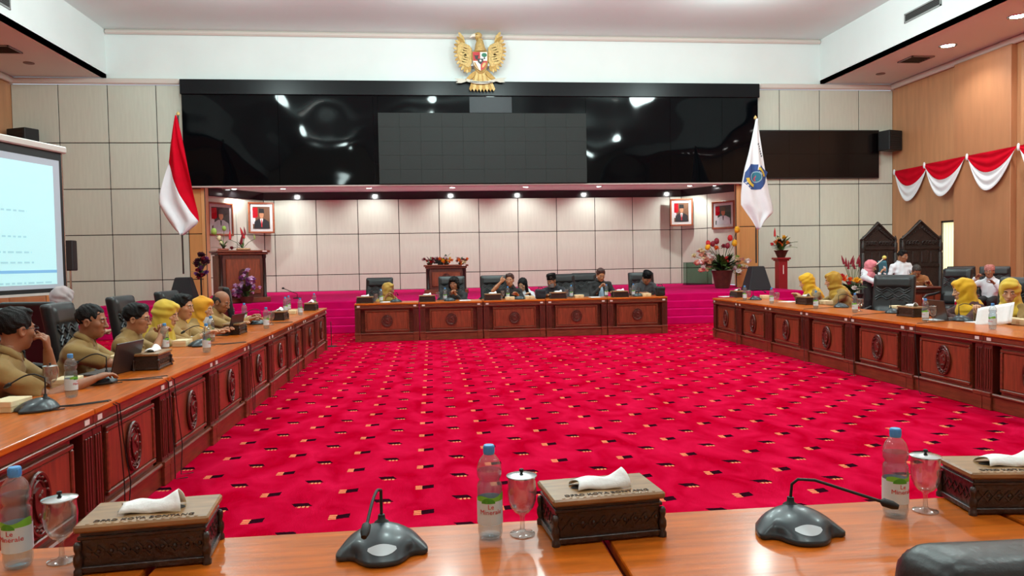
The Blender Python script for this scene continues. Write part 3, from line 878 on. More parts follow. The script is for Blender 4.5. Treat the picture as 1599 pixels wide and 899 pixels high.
def hair_arr(style):
    if style in _hair: return _hair[style]
    cap = ell((0, -.018, .044), (.086, .104, .092))
    P = [cap]
    if style in ('short', 'crop'):
        if style == 'crop': P = [ell((0, -.016, .04), (.0805, .1, .089))]
        P += [rc((-.035, .045, .1), (.045, .04, .105), .026, .024, k=.03)] if style == 'short' else []
        P += [ell((0, .098, -.012), (.076, .072, .086), k=.012, op='sub'), rc((-.12, -.004, -.02), (.12, -.004, -.02), .03, .03, k=.008, op='sub')]
        P += [plane((0, -.06, -.055), (0, .35, -.94))]
        V = sdf(P, .005, .004, 130, 3)
    elif style == 'wavy':
        P = [ell((0, -.02, .048), (.094, .112, .098))]
        for s in (-1, 1): P += [rc((s * .07, .01, .04), (s * .085, 0, -.07), .035, .03, k=.03)]
        P += [rc((0, -.08, .03), (0, -.085, -.1), .07, .05, k=.03), rc((-.03, .07, .095), (.05, .07, .09), .03, .03, k=.02)]
        P += [ell((0, .1, -.025), (.062, .075, .085), k=.012, op='sub')]
        V = sdf(P, .006, .006, 90, 5)
    elif style == 'bob':
        P = [ell((0, -.018, .044), (.09, .108, .096))]
        for s in (-1, 1): P += [rc((s * .072, 0, .02), (s * .085, .03, -.2), .034, .03, k=.03)]
        P += [rc((0, -.07, .02), (0, -.075, -.22), .075, .06, k=.03), ell((0, .105, -.02), (.058, .075, .1), k=.012, op='sub')]
        V = sdf(P, .006, .004, 80, 6)
    elif style == 'balding':
        P = [ell((0, -.018, .02), (.081, .101, .08)), ell((0, .1, .0), (.09, .09, .12), k=.01, op='sub'), ell((0, .0, .1), (.09, .1, .075), k=.01, op='sub'), rc((-.12, -.004, -.02), (.12, -.004, -.02), .032, .032, k=.008, op='sub'), plane((0, -.06, -.055), (0, .35, -.94))]
        V = sdf(P, .005, .002, 130, 3)
    _hair[style] = V
    return V


def hand_arr(L, side, curl, h, bare_r=.043):
    """forearm along +Y from the elbow at the origin to the wrist at L, then a hand; back of the hand is +Z"""
    P = [rc((0, 0, 0), (0, L * .45, 0), bare_r, bare_r * .95), rc((0, L * .45, 0), (0, L, 0), bare_r * .95, .027, k=.02)]
    P += [ell((0, L + .05, 0), (.038, .055, .017), k=.015)]
    fl = [(-.03, .066, .0078), (-.011, .077, .0086), (.01, .083, .0088), (.03, .075, .0085)]
    for i, (x, ln, r) in enumerate(fl):
        x *= -side
        p = np.array([x, L + .085 + (.006 if i in (1, 2) else 0), 0.0]); a = 0.0
        P.append(rc((x * .7, L + .03, 0), p, .013, .0115, k=.01))
        for q, fr in enumerate((.45, .3, .25)):
            a += curl[q] * (1 + .08 * (3 - i))
            sp = x * .25
            nx = p + ln * fr * np.array([sp, math.cos(a), -math.sin(a)])
            P.append(rc(p, nx, r * 1.05, r * .95, k=.004)); p = nx
    x = -side * -1 * 0 + side * .034
    p = np.array([side * .026, L + .025, -.008]); a = .75
    for q, (ln, r) in enumerate(((.04, .013), (.032, .0105), (.026, .009))):
        nx = p + ln * np.array([side * math.sin(a), math.cos(a), -.35 - .3 * curl[0]]); P.append(rc(p, nx, r, r * .92, k=.006)); p = nx; a -= .3 + .25 * curl[0]
    return sdf(P, h)


def frame(fw, upish):
    y = np.array(fw, float); y /= np.linalg.norm(y)
    z = np.array(upish, float); z = z - y * (z @ y); n = np.linalg.norm(z)
    z = z / n if n > 1e-6 else np.array([0, 0, 1.0])
    x = np.cross(y, z); return np.stack([x, y, z], 1)


def rotm(yaw_, pitch, rl=0):
    return np.array((RZ(yaw_) @ RX(-pitch) @ RY(rl)).to_3x3())


RELAX, FIST, HOLD = (.3, .45, .35), (1.1, 1.4, .9), (.7, .9, .6)


def person(label, head, face, group, skin=0, shirt=None, sleeve='short', hair='short', hmat=None, hijab=None, hy=0, hp=8, hr=0, lean=.12, side=0.0, pelvis_z=.53, hands=None, curl=(RELAX, RELAX),
           standing=False, near=False, glasses=False, cap=None, mask=None, extra=None, fem=False, hs=1.08, bw=1.0, palm=((0, 0, 1), (0, 0, 1)), trousers=None, collar=True, uniform=None):
    """head = world position of the head centre; face = world direction of the chest in degrees (0 = +X, 90 = +Y); hands = wrist targets (right, left) in body axes x right, y forward, z up from the floor below the pelvis"""
    uniform = (shirt in (M_khaki, M_khaki2, M_brownc) and not hijab) if uniform is None else uniform
    rz = R(face - 90); fw = Vector((math.cos(R(face)), math.sin(R(face)), 0)); rt = Vector((fw.y, -fw.x, 0))
    head = Vector(head)
    base = head - fw * lean - rt * side; base.z = 0
    t = thing('person', label, 'person', base, rz, group)
    hl = np.array([side, lean, head.z])                     # head centre in body axes
    Hm = rotm(R(hy), R(hp), R(hr)) * hs
    sc_ = bw * (.9 if fem else 1.0)
    P0 = np.array([0, 0, .92 if standing else pelvis_z])
    N = hl + Hm @ np.array([0, -.045, -.155])
    N[0] = N[0] * .9
    up = N - P0; up /= np.linalg.norm(up)
    sd = np.array([1.0, 0, 0]); sd = sd - up * (sd @ up); sd /= np.linalg.norm(sd); fr3 = np.cross(up, sd)
    Rt = np.stack([sd, fr3, up], 1)
    S = [N - up * .075 + sd * s * .182 * sc_ for s in (1, -1)]
    hd = hands or [(.16, lean + .36, .80), (-.16, lean + .36, .80)]
    if standing and hands is None: hd = [(.22, .1, .8), (-.22, .1, .8)]
    h1 = .0055 if near else .007
    hb = .011 if near else .014
    body, arms = [], []
    V, Fc = head_arr('f' if fem else 'm', .0046 if near else .006)
    body.append((V @ Hm.T + hl, Fc))
    LU, LF = .285 * bw, .25 * bw
    for i, s in enumerate((1, -1)):
        tgt = np.array(hd[i], float); v = tgt - S[i]; dist = np.linalg.norm(v); mx = (LU + LF) * .985
        if dist > mx: tgt = S[i] + v / dist * mx; v = tgt - S[i]; dist = mx
        e = v / dist; a = (LU ** 2 - LF ** 2 + dist ** 2) / (2 * dist); hh = math.sqrt(max(LU ** 2 - a * a, 1e-6))
        pole = np.array([s * .55, -.35, -.8]); pole -= e * (pole @ e); pole /= np.linalg.norm(pole)
        E_ = S[i] + e * a + pole * hh
        fm = frame(tgt - E_, palm[i]); Lf = np.linalg.norm(tgt - E_)
        V, Fc = hand_arr(Lf, -s, curl[i], h1, .041 * bw)
        body.append((V @ fm.T + E_, Fc)); arms.append((S[i], E_, tgt))
    ch = P0 + (N - P0) * .66; be = P0 + (N - P0) * .27
    inner = [ell(ch, (.14 * sc_, .095, .19), Rt), ell(be, (.13 * sc_, .1, .16), Rt, k=.05), rc(S[0], S[1], .045, .045, k=.05), rc(N - up * .05, N + up * .05, .05, .05, k=.03)]
    for A in arms: inner += [rc(A[0], A[1], .045, .04, k=.03)]
    if standing: legs = [((s * .09, 0, .9), (s * .1, .02, .5), (s * .1, 0, .09)) for s in (1, -1)]
    else: legs = [((s * .09, .0, pelvis_z), (s * .12, .42, pelvis_z - .02), (s * .12, .44, .09)) for s in (1, -1)]
    for a, b, c in legs: inner += [rc(a, b, .07, .055, k=.04), rc(b, c, .05, .04, k=.03)]
    body.append(sdf(inner, .02))
    link('body', arr_mesh('body', body, M_skin[skin]), t)
    # clothes
    sh = [ell(ch + fr3 * .005, (.172 * sc_, .118 * bw, .205), Rt), ell(be, (.158 * sc_, .128 * bw, .17), Rt, k=.06), ell(P0 + np.array([0, -.01, .0]), (.172 * sc_, .135 * bw, .11), k=.05),
          rc(S[0] - up * .01, S[1] - up * .01, .056 * bw, .056 * bw, k=.05), rc(N - up * .02, S[0], .05, .052, k=.04), rc(N - up * .02, S[1], .05, .052, k=.04)]
    if fem: sh += [ell(ch + fr3 * .07 + sd * s * .06 - up * .03, (.06, .05, .06), k=.04) for s in (1, -1)]
    for A in arms:
        if sleeve == 'short': sh += [rc(A[0], A[0] + (A[1] - A[0]) * .5, .06 * bw, .06 * bw, k=.04), rc(A[0] + (A[1] - A[0]) * .2, A[0] + (A[1] - A[0]) * .84, .06 * bw, .062 * bw, k=.012, flat=True)]
        else: sh += [rc(A[0], A[1], .06 * bw, .052 * bw, k=.04), rc(A[1], A[1] + (A[2] - A[1]) * .5, .052 * bw, .046, k=.02), rc(A[1] + (A[2] - A[1]) * .1, A[1] + (A[2] - A[1]) * .96, .05 * bw, .037, k=.01, flat=True)]
    sh += [rc(N + up * .0, N + up * .14 + fr3 * .03, .05, .075, op='sub', k=.015)]
    link('shirt', arr_mesh('shirt', [sdf(sh, hb, .0075, 40, abs(hash(label)) % 7 if False else len(label) % 7)], shirt or M_khaki), t)
    tr = []
    for a, b, c in legs: tr += [rc(a, b, .088, .07, k=.05), rc(b, c, .068, .055, k=.02)]
    tr += [ell(P0, (.165, .13, .1), k=.05)]
    link('trousers', arr_mesh('trousers', [sdf(tr, .02)], trousers or M_trs), t)
    so = MB()
    for a, b, c in legs: so.sphere((c[0], c[1] + .05, .045), (.05, .14, .045), 10, 6)
    so.build('shoes', M_shoe, t, 60)
    # collar
    if collar and not hijab:
        cb = MB(); pts = []
        for k in range(15):
            a = R(-60) - 0 + (2 * PI - R(60)) * k / 14 + R(0)
            a = R(105) + R(330) * k / 14
            q = N + up * (.035 - .03 * max(0, math.sin(a))) + sd * .064 * math.cos(a) + fr3 * (.062 * math.sin(a) + .006); pts.append(q)
        b1 = [p + up * .03 for p in pts]; b2 = [p - up * .022 + (p - N) * .42 for p in pts]
        vs = [tuple(p) for p in b1] + [tuple(p) for p in b2]; n = 15
        cb.add(vs, [(i, i + 1, n + i + 1, n + i) for i in range(n - 1)])
        o = cb.build('collar', shirt or M_khaki, t, 60); md = o.modifiers.new('solid', 'SOLIDIFY'); md.thickness = .008

    if uniform:
        for s in (1, -1):
            d = S[0 if s > 0 else 1] - N; d = d / np.linalg.norm(d); c = N + d * .135 - up * .012
            u2 = up - d * (up @ d); u2 /= np.linalg.norm(u2); f2 = np.cross(u2, d) if s > 0 else np.cross(d, u2)
            M_ = Matrix.Translation(Vector(c + u2 * .062)) @ Matrix(np.stack([d, f2, u2], 1).tolist()).to_4x4()
            MB().box(-.06, .055, -.022, .022, -.012, .006, M_).build('epaulette', shirt or M_khaki, t, bevel=.003)
            c = ch + fr3 * .112 + sd * s * .075 + up * .03; M_ = Matrix.Translation(Vector(c)) @ Matrix(Rt.tolist()).to_4x4()
            MB().box(-.048, .048, -.012, .012, -.06, .03, M_ @ RZ(-s * .45)).build('breast_pocket', shirt or M_khaki, t, bevel=.005)

    def hp_(p): return Hm @ np.array(p, float) + hl

    def tm(mb, name, mt, par=t):
        mb.v = [tuple(hp_(p)) for p in mb.v]; return mb.build(name, mt, par, 60)
    e1, e2, br, lp = MB(), MB(), MB(), MB()
    for s in (-1, 1):
        e1.sphere((s * .031, .0815, .003), (.0155, .0128, .0085), 10, 6); e2.sphere((s * .031, .0905, .003), (.006, .005, .006), 8, 5)
        br.tube([(s * .014, .0905, .02), (s * .03, .092, .026), (s * .048, .08, .02)], [.004, .005, .003], 6)
    lp.sphere((0, .0905, -.0675), (.021, .008, .0085), 10, 6)
    eo = tm(e1, 'eyes', M_eye); tm(e2, 'irises', M_iris, eo); tm(br, 'eyebrows', M_brow); tm(lp, 'lips', M_lip)
    if hijab:
        Rh = rotm(R(hy), R(hp), R(hr))
        C = hl
        hj = [ell(hp_((0, -.02, .02)), np.array((.098, .118, .122)) * hs, Rh), ell(hp_((0, .0, -.085)), np.array((.082, .092, .07)) * hs, Rh, k=.04), ell(hp_((0, .05, .085)), np.array((.07, .05, .035)) * hs, Rh, k=.03)]
        hj += [rc(hp_((0, -.03, -.1)), N - up * .06, .09, .11, k=.05), ell(N - up * .09 + fr3 * .02, (.2 * sc_, .135, .1), Rt, k=.05), rc(N - up * .05 + fr3 * .06, N - up * .24 + fr3 * .11, .09, .07, k=.05), rc(N - up * .05 - fr3 * .06, N - up * .2 - fr3 * .1, .08, .07, k=.05)]
        hj += [ell(hp_((0, .13, -.024)), np.array((.061, .09, .09)) * hs, Rh, k=.01, op='sub')]
        link('headscarf', arr_mesh('headscarf', [sdf(hj, .007 if near else .009, .0065, 52, len(label) % 5)], hijab), t)
    elif hair:
        V, Fc = hair_arr(hair); link('hair', arr_mesh('hair', [(V @ Hm.T + hl, Fc)], hmat or M_hair), t)
    if cap == 'peci':
        b = MB(); b.lathe([(.0, .128), (.084, .13), (.088, .126), (.09, .03), (.086, .03)], 24, T(0, -.014, 0) @ RX(R(6)), 1, 1.16); tm(b, 'velvet_cap', mat('black velvet', (8, 7, 9), .9, spec=.15))
    if cap == 'batik':
        b = MB(); b.lathe([(0, .14), (.05, .137), (.082, .115), (.09, .07), (.089, .03)], 24, T(0, -.014, 0), 1, 1.16); b.tube([(.0, -.12, .05), (.05, -.16, .06), (.09, -.17, .03)], [.02, .03, .01], 8); tm(b, 'head_cloth', M_rbatik)
    if glasses:
        b = MB()
        for s in (-1, 1):
            b.tube([(s * .031 + .021 * math.cos(2 * PI * k / 14), .106, .002 + .016 * math.sin(2 * PI * k / 14)) for k in range(14)], .0018, 5, closed=True)
            b.tube([(s * .052, .104, .006), (s * .08, .03, .008), (s * .083, -.01, .0)], .002, 5)
        b.tube([(-.011, .107, .006), (0, .109, .009), (.011, .107, .006)], .0018, 5); tm(b, 'glasses', M_rub)
    if mask:
        b = MB()

        def mf(u, v):
            a = R(-80) + R(160) * u; z = -.03 - .08 * v + mask[1]
            r = .075 - .012 * abs(v - .4); return (r * .92 * math.sin(a), .03 + (r + .006) * math.cos(a), z)
        b.grid(mf, 14, 6); tm(b, 'face_mask', mask[0])
    if extra: extra(t, N, up, sd, fr3, hp_, arms)
    return t


def on_table(px, py): return at(px, py, Z=DH)


# ---------------------------------------------------------------- left row
GP = 'people seated in the left row'
XH = -2.72
LP = dict(group=GP)


def lh(px, py, X=XH): return at(px, py, X=X)


def wid(f):
    """a name badge clipped on the chest"""
    def ex(t, N, up, sd, fr3, hp_, arms):
        b = MB(); c = N - up * .2 + fr3 * .125 + sd * .07; M = Matrix.Translation(Vector(c)) @ Matrix(np.stack([sd, fr3, up], 1).tolist()).to_4x4(); b.box(-.025, .025, -.003, .006, -.012, .012, M); b.build('name_badge', f, t)
    return ex


B_ = mat('badge', (40, 40, 60), .4)
person('man in khaki uniform and glasses resting his chin on his fist at the left edge', lh(24, 514, -2.66), 22, GP, 1, M_khaki, hy=38, hp=4, lean=.2, hands=[(.10, .62, .80), (-.01, .37, 1.0)], curl=(RELAX, HOLD), near=True, glasses=True, bw=1.1, palm=((0, 0, 1), (.3, 1, .2)), extra=wid(B_))
person('man with cropped hair in khaki uniform leaning over his desk behind a bottle', lh(143, 501), 8, GP, 1, M_khaki, hair='crop', hmat=M_hair, hy=-4, hp=6, lean=.2, hands=[(.12, .66, .80), (-.16, .58, .80)], near=True, bw=1.08)
person('man in khaki uniform and black glasses behind the carved tissue box', lh(214, 497), 6, GP, 0, M_khaki, hy=-4, hp=8, lean=.16, hands=[(.10, .38, .89), (-.05, .36, .91)], curl=(HOLD, HOLD), near=True, glasses=True, bw=1.04)
person('woman in a bright yellow headscarf in the left row', lh(260, 491), 4, GP, 2, M_khaki2, 'long', hijab=M_yel, hy=-8, hp=12, lean=.14, hands=[(.1, .5, .82), (-.1, .5, .82)], near=True, fem=True)
person('black-haired man in tan uniform between the yellow and orange headscarves', lh(285, 479), 2, GP, 0, M_khaki2, hy=-10, hp=6, lean=.1, near=True)
person('woman in an orange headscarf with a white mask under her chin', lh(317, 482), 0, GP, 2, M_khaki2, 'long', hijab=M_org, hy=-8, hp=10, lean=.12, fem=True, mask=(M_mask, -.045), near=True)
person('balding man in tan uniform at the far end of the left row', lh(346, 471), -6, GP, 1, M_khaki2, 'long', hair='balding', hmat=M_ghair, hy=-10, hp=22, lean=.18, hands=[(.12, .58, .84), (-.12, .52, .84)], near=True, bw=1.05)
person('woman in a grey lilac headscarf sitting behind the left row', at(98, 468, X=-4.1), 40, 'people in the background', 2, M_charc, 'long', hijab=M_grey, hy=30, hp=10, fem=True)

# ---------------------------------------------------------------- central desks
GP = 'people seated behind the central desks'
YH = 15.42


def chd(px, py, Y=YH): return at(px, py, Y=Y)


person('woman in an ochre headscarf at the left end of the central desks', chd(607, 452), 285, GP, 1, M_och, 'long', hijab=M_och, hy=52, hp=6, lean=.14, fem=True, hands=[(.12, .34, .82), (-.06, .36, .82)])
person('person with bushy black hair in black clothes with clasped hands', chd(709, 443), 268, GP, 1, M_shblack, 'long', hair='wavy', hy=-16, hp=10, lean=.1, hands=[(.06, .32, .87), (-.03, .34, .86)], curl=(HOLD, HOLD), bw=1.06)


def pink_badge(t, N, up, sd, fr3, hp_, arms):
    b = MB(); c = N - up * .1 + fr3 * .11 - sd * .08; b.sphere(tuple(c), (.025, .02, .03), 8, 6); b.build('pink_badge', mat('pink badge', (230, 60, 110), .5), t, 60)


person('man in a black shirt with a pink badge raising his right hand', chd(796, 437), 268, GP, 0, M_shblack, hair='short', hmat=mat('brown hair', (60, 28, 22), .6), hy=-14, hp=4, lean=.1, hands=[(.2, .28, 1.09), (-.14, .36, .82)], curl=(FIST, RELAX), palm=((0, 1, .2), (0, 0, 1)), extra=pink_badge)
person('dark-haired woman in white looking down beside the man with the pink badge', chd(816, 444, 16.05), 262, GP, 2, M_shwhite, 'long', hair='bob', hy=-22, hp=26, lean=.12, fem=True)
person('man in a black velvet cap and navy clothes leaning to the left', chd(861, 438), 262, GP, 1, M_navy, 'long', hair='short', hmat=M_ghair, cap='peci', mask=(M_gmask, -.0), hy=-32, hp=20, lean=.2, side=.06)


def open_shirt(t, N, up, sd, fr3, hp_, arms):
    def sf(u, v):
        x = (u - .5) * (.05 + .1 * v); z = v * .42; c = N - up * (.02 + z) + sd * x + fr3 * (.075 + .085 * math.sin(min(1, z / .22) * PI / 2) - 3 * x * x)
        return tuple(c)
    b = MB(); b.grid(sf, 8, 12); o = b.build('inner_shirt', M_lblue2, t, 60); md = o.modifiers.new('solid', 'SOLIDIFY'); md.thickness = .006; md.offset = 0


person('man in a black jacket over a light blue shirt behind the central desks', chd(938, 429), 272, GP, 0, M_shblack, 'long', hmat=mat('brown hair', (60, 28, 22), .6), hy=2, hp=22, lean=.12, hands=[(.06, .28, .94), (-.2, .36, .82)], curl=(HOLD, RELAX), extra=open_shirt, bw=1.1)
person('man in a black velvet cap and charcoal shirt reading with his head bowed', chd(1010, 434), 270, GP, 1, M_charc, 'short', cap='peci', hy=8, hp=36, lean=.16, bw=1.06)

# ---------------------------------------------------------------- right row
GP = 'people seated in the right row'
person('woman in a mustard yellow headscarf bending over the right row', at(1259, 440, X=6.42), 172, GP, 2, M_khaki, 'long', hijab=M_mus, hy=-6, hp=14, lean=.24, fem=True, hands=[(.14, .36, .8), (-.12, .36, .8)], near=True)
person('woman in a dull mustard headscarf leaning to her neighbour in the right row', at(1300, 438, X=6.5), 168, GP, 2, M_khaki, 'long', hijab=M_dmus, hy=-6, hp=10, lean=.26, side=.05, fem=True, near=True, bw=1.06)
person('woman in a deep yellow headscarf and dark batik behind a laptop', at(1504, 453, X=6.5), 176, GP, 2, M_batik, 'long', hijab=M_mus, hy=-16, hp=10, lean=.14, fem=True, near=True)
person('woman in a light yellow headscarf reading a paper at the right edge', at(1577, 455, X=6.5), 186, GP, 2, M_khaki, 'long', hijab=M_yel, hy=40, hp=14, lean=.14, fem=True, hands=[(.16, .42, .86), (-.12, .40, .86)], curl=(HOLD, HOLD), near=True)
GP = 'people in the background'
person('woman in a pink headscarf and white blouse standing with a phone', at(1360, 416, Y=15.6), 300, GP, 2, M_shwhite, 'long', hijab=M_pink, hy=12, hp=18, lean=.04, standing=True, fem=True, hands=[(.1, .3, 1.12), (-.06, .3, 1.14)], curl=(HOLD, HOLD))
person('man in a white shirt standing before the dark carved screens', at(1410, 400, Y=15.9), 262, GP, 1, M_shwhite, 'long', hy=20, hp=10, lean=.02, standing=True, hands=[(.2, .22, 1.02), (-.16, .28, 1.14)], curl=(RELAX, HOLD))
person('man in a brown shirt writing with his head bent at the small carved desk', at(1431, 423, Y=15.0), 250, GP, 1, M_brownc, 'long', hair='crop', hmat=M_ghair, hy=-6, hp=40, lean=.26, bw=1.1, pelvis_z=.6, hands=[(.14, .46, .88), (-.2, .42, .88)])
person('person in a red patterned head cloth and white shirt by the pier', at(1545, 424, Y=14.4), 215, GP, 1, M_shwhite, 'long', hair='crop', cap='batik', hy=4, hp=4, lean=.08, hands=[(.2, .26, 1.0), (-.16, .34, .88)], curl=(HOLD, RELAX))

# ---------------------------------------------------------------- chairs


def ch_at(px, py, face, label, group, X=None, Y=None, Z=None):
    p = at(px, py, X=X, Y=Y, Z=Z); return chair(p.x, p.y, face, label, group)


chair(-2.95, 4.98, 20, 'black leather chair behind the man at the left edge', GL)
chair(-3.05, 6.25, 8, 'black leather chair behind the man with cropped hair', GL)
chair(-3.02, 7.15, 6, 'black leather chair behind the man with black glasses', GL)
chair(-3.05, 8.55, 0, 'black leather chair behind the black-haired man in tan', GL)
chair(-3.05, 9.95, -4, 'black leather chair behind the balding man', GL)
p = at(392, 480, X=-2.75); chair(p.x, p.y, 22, 'empty black leather chair at the far end of the left row', GL)
p = at(92, 500, X=-3.75); chair(p.x, p.y, 75, 'empty black leather chair in front of the grey lilac headscarf', GL)
for px, fc, lab in ((587, 262, 'black leather chair behind the woman in the ochre headscarf'), (706, 270, 'black leather chair behind the person with bushy hair'), (772, 268, 'black leather chair behind the raised hand'), (884, 275, 'tall black leather chair right of the man in navy'), (917, 268, 'low black leather chair left of the black jacket'), (1008, 270, 'black leather chair behind the man with bowed head')):
    p = at(px, 440, Y=15.72); chair(p.x + (0 if px != 917 else .12), p.y + (0 if px != 917 else .62), fc, lab, GC)
p = at(1383, 470, X=6.55); chair(p.x, p.y, 218, 'empty black leather chair with chevron stitching at the right row', GR)
p = at(1560, 478, X=6.75); chair(p.x, p.y, 190, 'black leather chair behind the deep yellow headscarf', GR)
p = at(1477, 450, Y=13.6); chair(p.x, p.y, 200, 'black leather chair beside the small carved desk', GR)
p = at(1510, 445, Y=15.4); chair(p.x, p.y, 250, 'black leather chair left of the red head cloth', GR)
p = at(1556, 445, Y=14.6); chair(p.x, p.y, 235, 'black leather chair under the person in the red head cloth', GR)
chair(.77, 1.10, 92, 'black leather chair in the bottom right corner', 'foreground chair')

# ================================================================== things on the desks
def curve_to(r):
    def fn(c):
        a = c.x / r; rr = r + .0006 + c.z; return Vector((rr * math.sin(a), -rr * math.cos(a), c.y))
    return fn


def make_bottle():
    t = thing('water_bottle', '', 'bottle')
    prof = [(.012, .006), (.024, .0), (.032, .006), (.0352, .02), (.0346, .04), (.0356, .045), (.0356, .15), (.0335, .157), (.029, .164), (.029, .168), (.0345, .177), (.0355, .192), (.034, .206), (.028, .222), (.0195, .233), (.0137, .239), (.0137, .243)]
    b = MB(); b.lathe(prof, 28); b.build('bottle_body', M_pet, t, 50)
    wt = MB().lathe([(0, .008), (.03, .01), (.033, .03), (.033, .15), (.0275, .166), (.033, .18), (.0335, .194), (0, .194)], 24).build('water', glass_mat('water', (236, 246, 250), .97, .02), t, 50)
    cp = MB().lathe([(.0, .264), (.0135, .264), (.0152, .2615), (.0155, .241), (.0145, .238)], 28).build('cap', M_capblue, t, 40)
    rb = MB()
    for k in range(28):
        a = 2 * PI * k / 28; rb.box(-.0006, .0006, .0152, .0161, .243, .26, RZ(a))
    rb.build('cap_ribs', M_capblue, cp)
    lb = MB()
    lb.grid(lambda u, v: (.0362 * math.sin(2 * PI * u), -.0362 * math.cos(2 * PI * u), .046 + .07 * v), 32, 2); lo = lb.build('label_wrap', M_lblue, t, 60)
    hl_ = MB(); hl_.grid(lambda u, v: (.0364 * math.sin(a := -1.3 + 2.9 * u), -.0364 * math.cos(a), .112 + (.01 + .009 * u + .004 * math.sin(u * 9)) * v), 20, 2); hl_.build('label_hills', M_lgreen, lo, 60)
    h2 = MB(); h2.grid(lambda u, v: (.0366 * math.sin(a := -.75 + 1.1 * u), -.0366 * math.cos(a), .107 + (.012 * math.sin(PI * u) ** .7 + .004) * v), 14, 2); h2.build('label_hills', mat('label dark green', (70, 150, 40), .5), lo, 60)
    for txt, z in (('Le', .092), ('Minerale', .077)):
        me = text_mesh(txt, .0185, .0002, M_lred, fn=curve_to(.0365)); o = link('lettering', me, lo, (0, 0, z))
    return t


def make_goblet():
    t = thing('lidded_goblet', '', 'goblet')
    MB().lathe([(.036, .0), (.036, .003), (.012, .009), (.0065, .016), (.006, .05), (.009, .058), (.022, .066), (.033, .08), (.04, .1), (.042, .125), (.0385, .165), (.0372, .165), (.0405, .125), (.0385, .101), (.032, .083), (.02, .069), (0, .064)], 28).build('glass', M_glass, t, 45)
    lid = MB().lathe([(.0405, .1655), (.044, .167), (.0435, .17), (.03, .174), (.008, .177), (0, .177)], 28).build('lid', M_steel, t, 45)
    MB().lathe([(.004, .176), (.0035, .179), (.007, .183), (.006, .188), (0, .19)], 14).build('knob', M_blackm, lid, 60)
    return t


def make_tissue(full=True):
    def mk():
        t = thing('tissue_box', '', 'tissue box')
        L_, W_, Ht = .30, .17, .128
        MB().box(-L_ / 2, L_ / 2, -W_ / 2, W_ / 2, .008, Ht - .02).build('box_body', M_carve, t, bevel=.003)
        b = MB(); b.box(-L_ / 2 - .008, L_ / 2 + .008, -W_ / 2 - .008, W_ / 2 + .008, .004, .02); b.box(-L_ / 2 - .005, L_ / 2 + .005, -W_ / 2 - .005, W_ / 2 + .005, Ht - .04, Ht - .03); b.build('moulding', M_carve, t, bevel=.002)
        lid = MB().box(-L_ / 2 - .012, L_ / 2 + .012, -W_ / 2 - .012, W_ / 2 + .012, Ht - .02, Ht).build('lid', M_carvetop, t, bevel=.005)
        MB().prism([(.085 * math.cos(2 * PI * k / 20), .03 * math.sin(2 * PI * k / 20)) for k in range(20)], Ht - .001, Ht + .0015).build('slot', M_rub, lid)
        for q in range(4):
            sx, sy = (-1 if q % 2 else 1), (-1 if q < 2 else 1)
            MB().lathe([(.012, 0), (.012, .012), (.008, .018), (.012, .032), (.012, .045), (.007, .056), (.01, .066), (.01, .078), (.006, .084), (.0, .086)], 10, T(sx * (L_ / 2 + .004), sy * (W_ / 2 + .004), 0)).build('corner_post', M_carve, t, 50)
        cv = MB()
        for sy in (-1, 1):
            y = sy * (W_ / 2 + .001)
            for k in range(9):
                x = -L_ / 2 + .028 + k * .0305
                for dg in (-1, 1): cv.box(-.022, .022, -.002, .002, -.002, .002, T(x, y, .055) @ RY(dg * R(48)))
                cv.sphere((x + .015, y, .055), (.006, .004, .006), 6, 4)
        for sx in (-1, 1):
            x = sx * (L_ / 2 + .001)
            for k in range(5):
                y = -W_ / 2 + .025 + k * .03
                for dg in (-1, 1): cv.box(-.002, .002, -.022, .022, -.002, .002, T(x, y, .055) @ RX(dg * R(48)))
        cv.build('carved_lattice', M_carve, t)
        bd = MB()
        for k in range(14): bd.sphere((-L_ / 2 + .02 + k * .02, -W_ / 2 - .002, Ht), (.006, .004, .002), 6, 4)
        bd.build('carved_border', M_carvetop, lid)
        if full:
            me = text_mesh('DPRD KOTA BONTANG', .0225, .0012, mat('engraved letters', (58, 38, 24), .6)); o = link('lettering', me, lid, (0, -W_ / 2 + .01, Ht + .0005))

        def tf(u, v):
            x = -.075 + .15 * u; s = math.sin(PI * v)
            return (x + .008 * math.sin(5 * v + 2 * u), -.04 + .075 * v + .006 * math.sin(6 * u), Ht + .004 + .04 * s ** .6 * (.45 + .6 * u * u + .12 * math.sin(7 * u)) + .002 * math.sin(11 * u + 5 * v))
        tb = MB(); tb.grid(tf, 16, 10); o = tb.build('tissue', M_tissue, t, 70); md = o.modifiers.new('solid', 'SOLIDIFY'); md.thickness = .002
        return t
    return mk


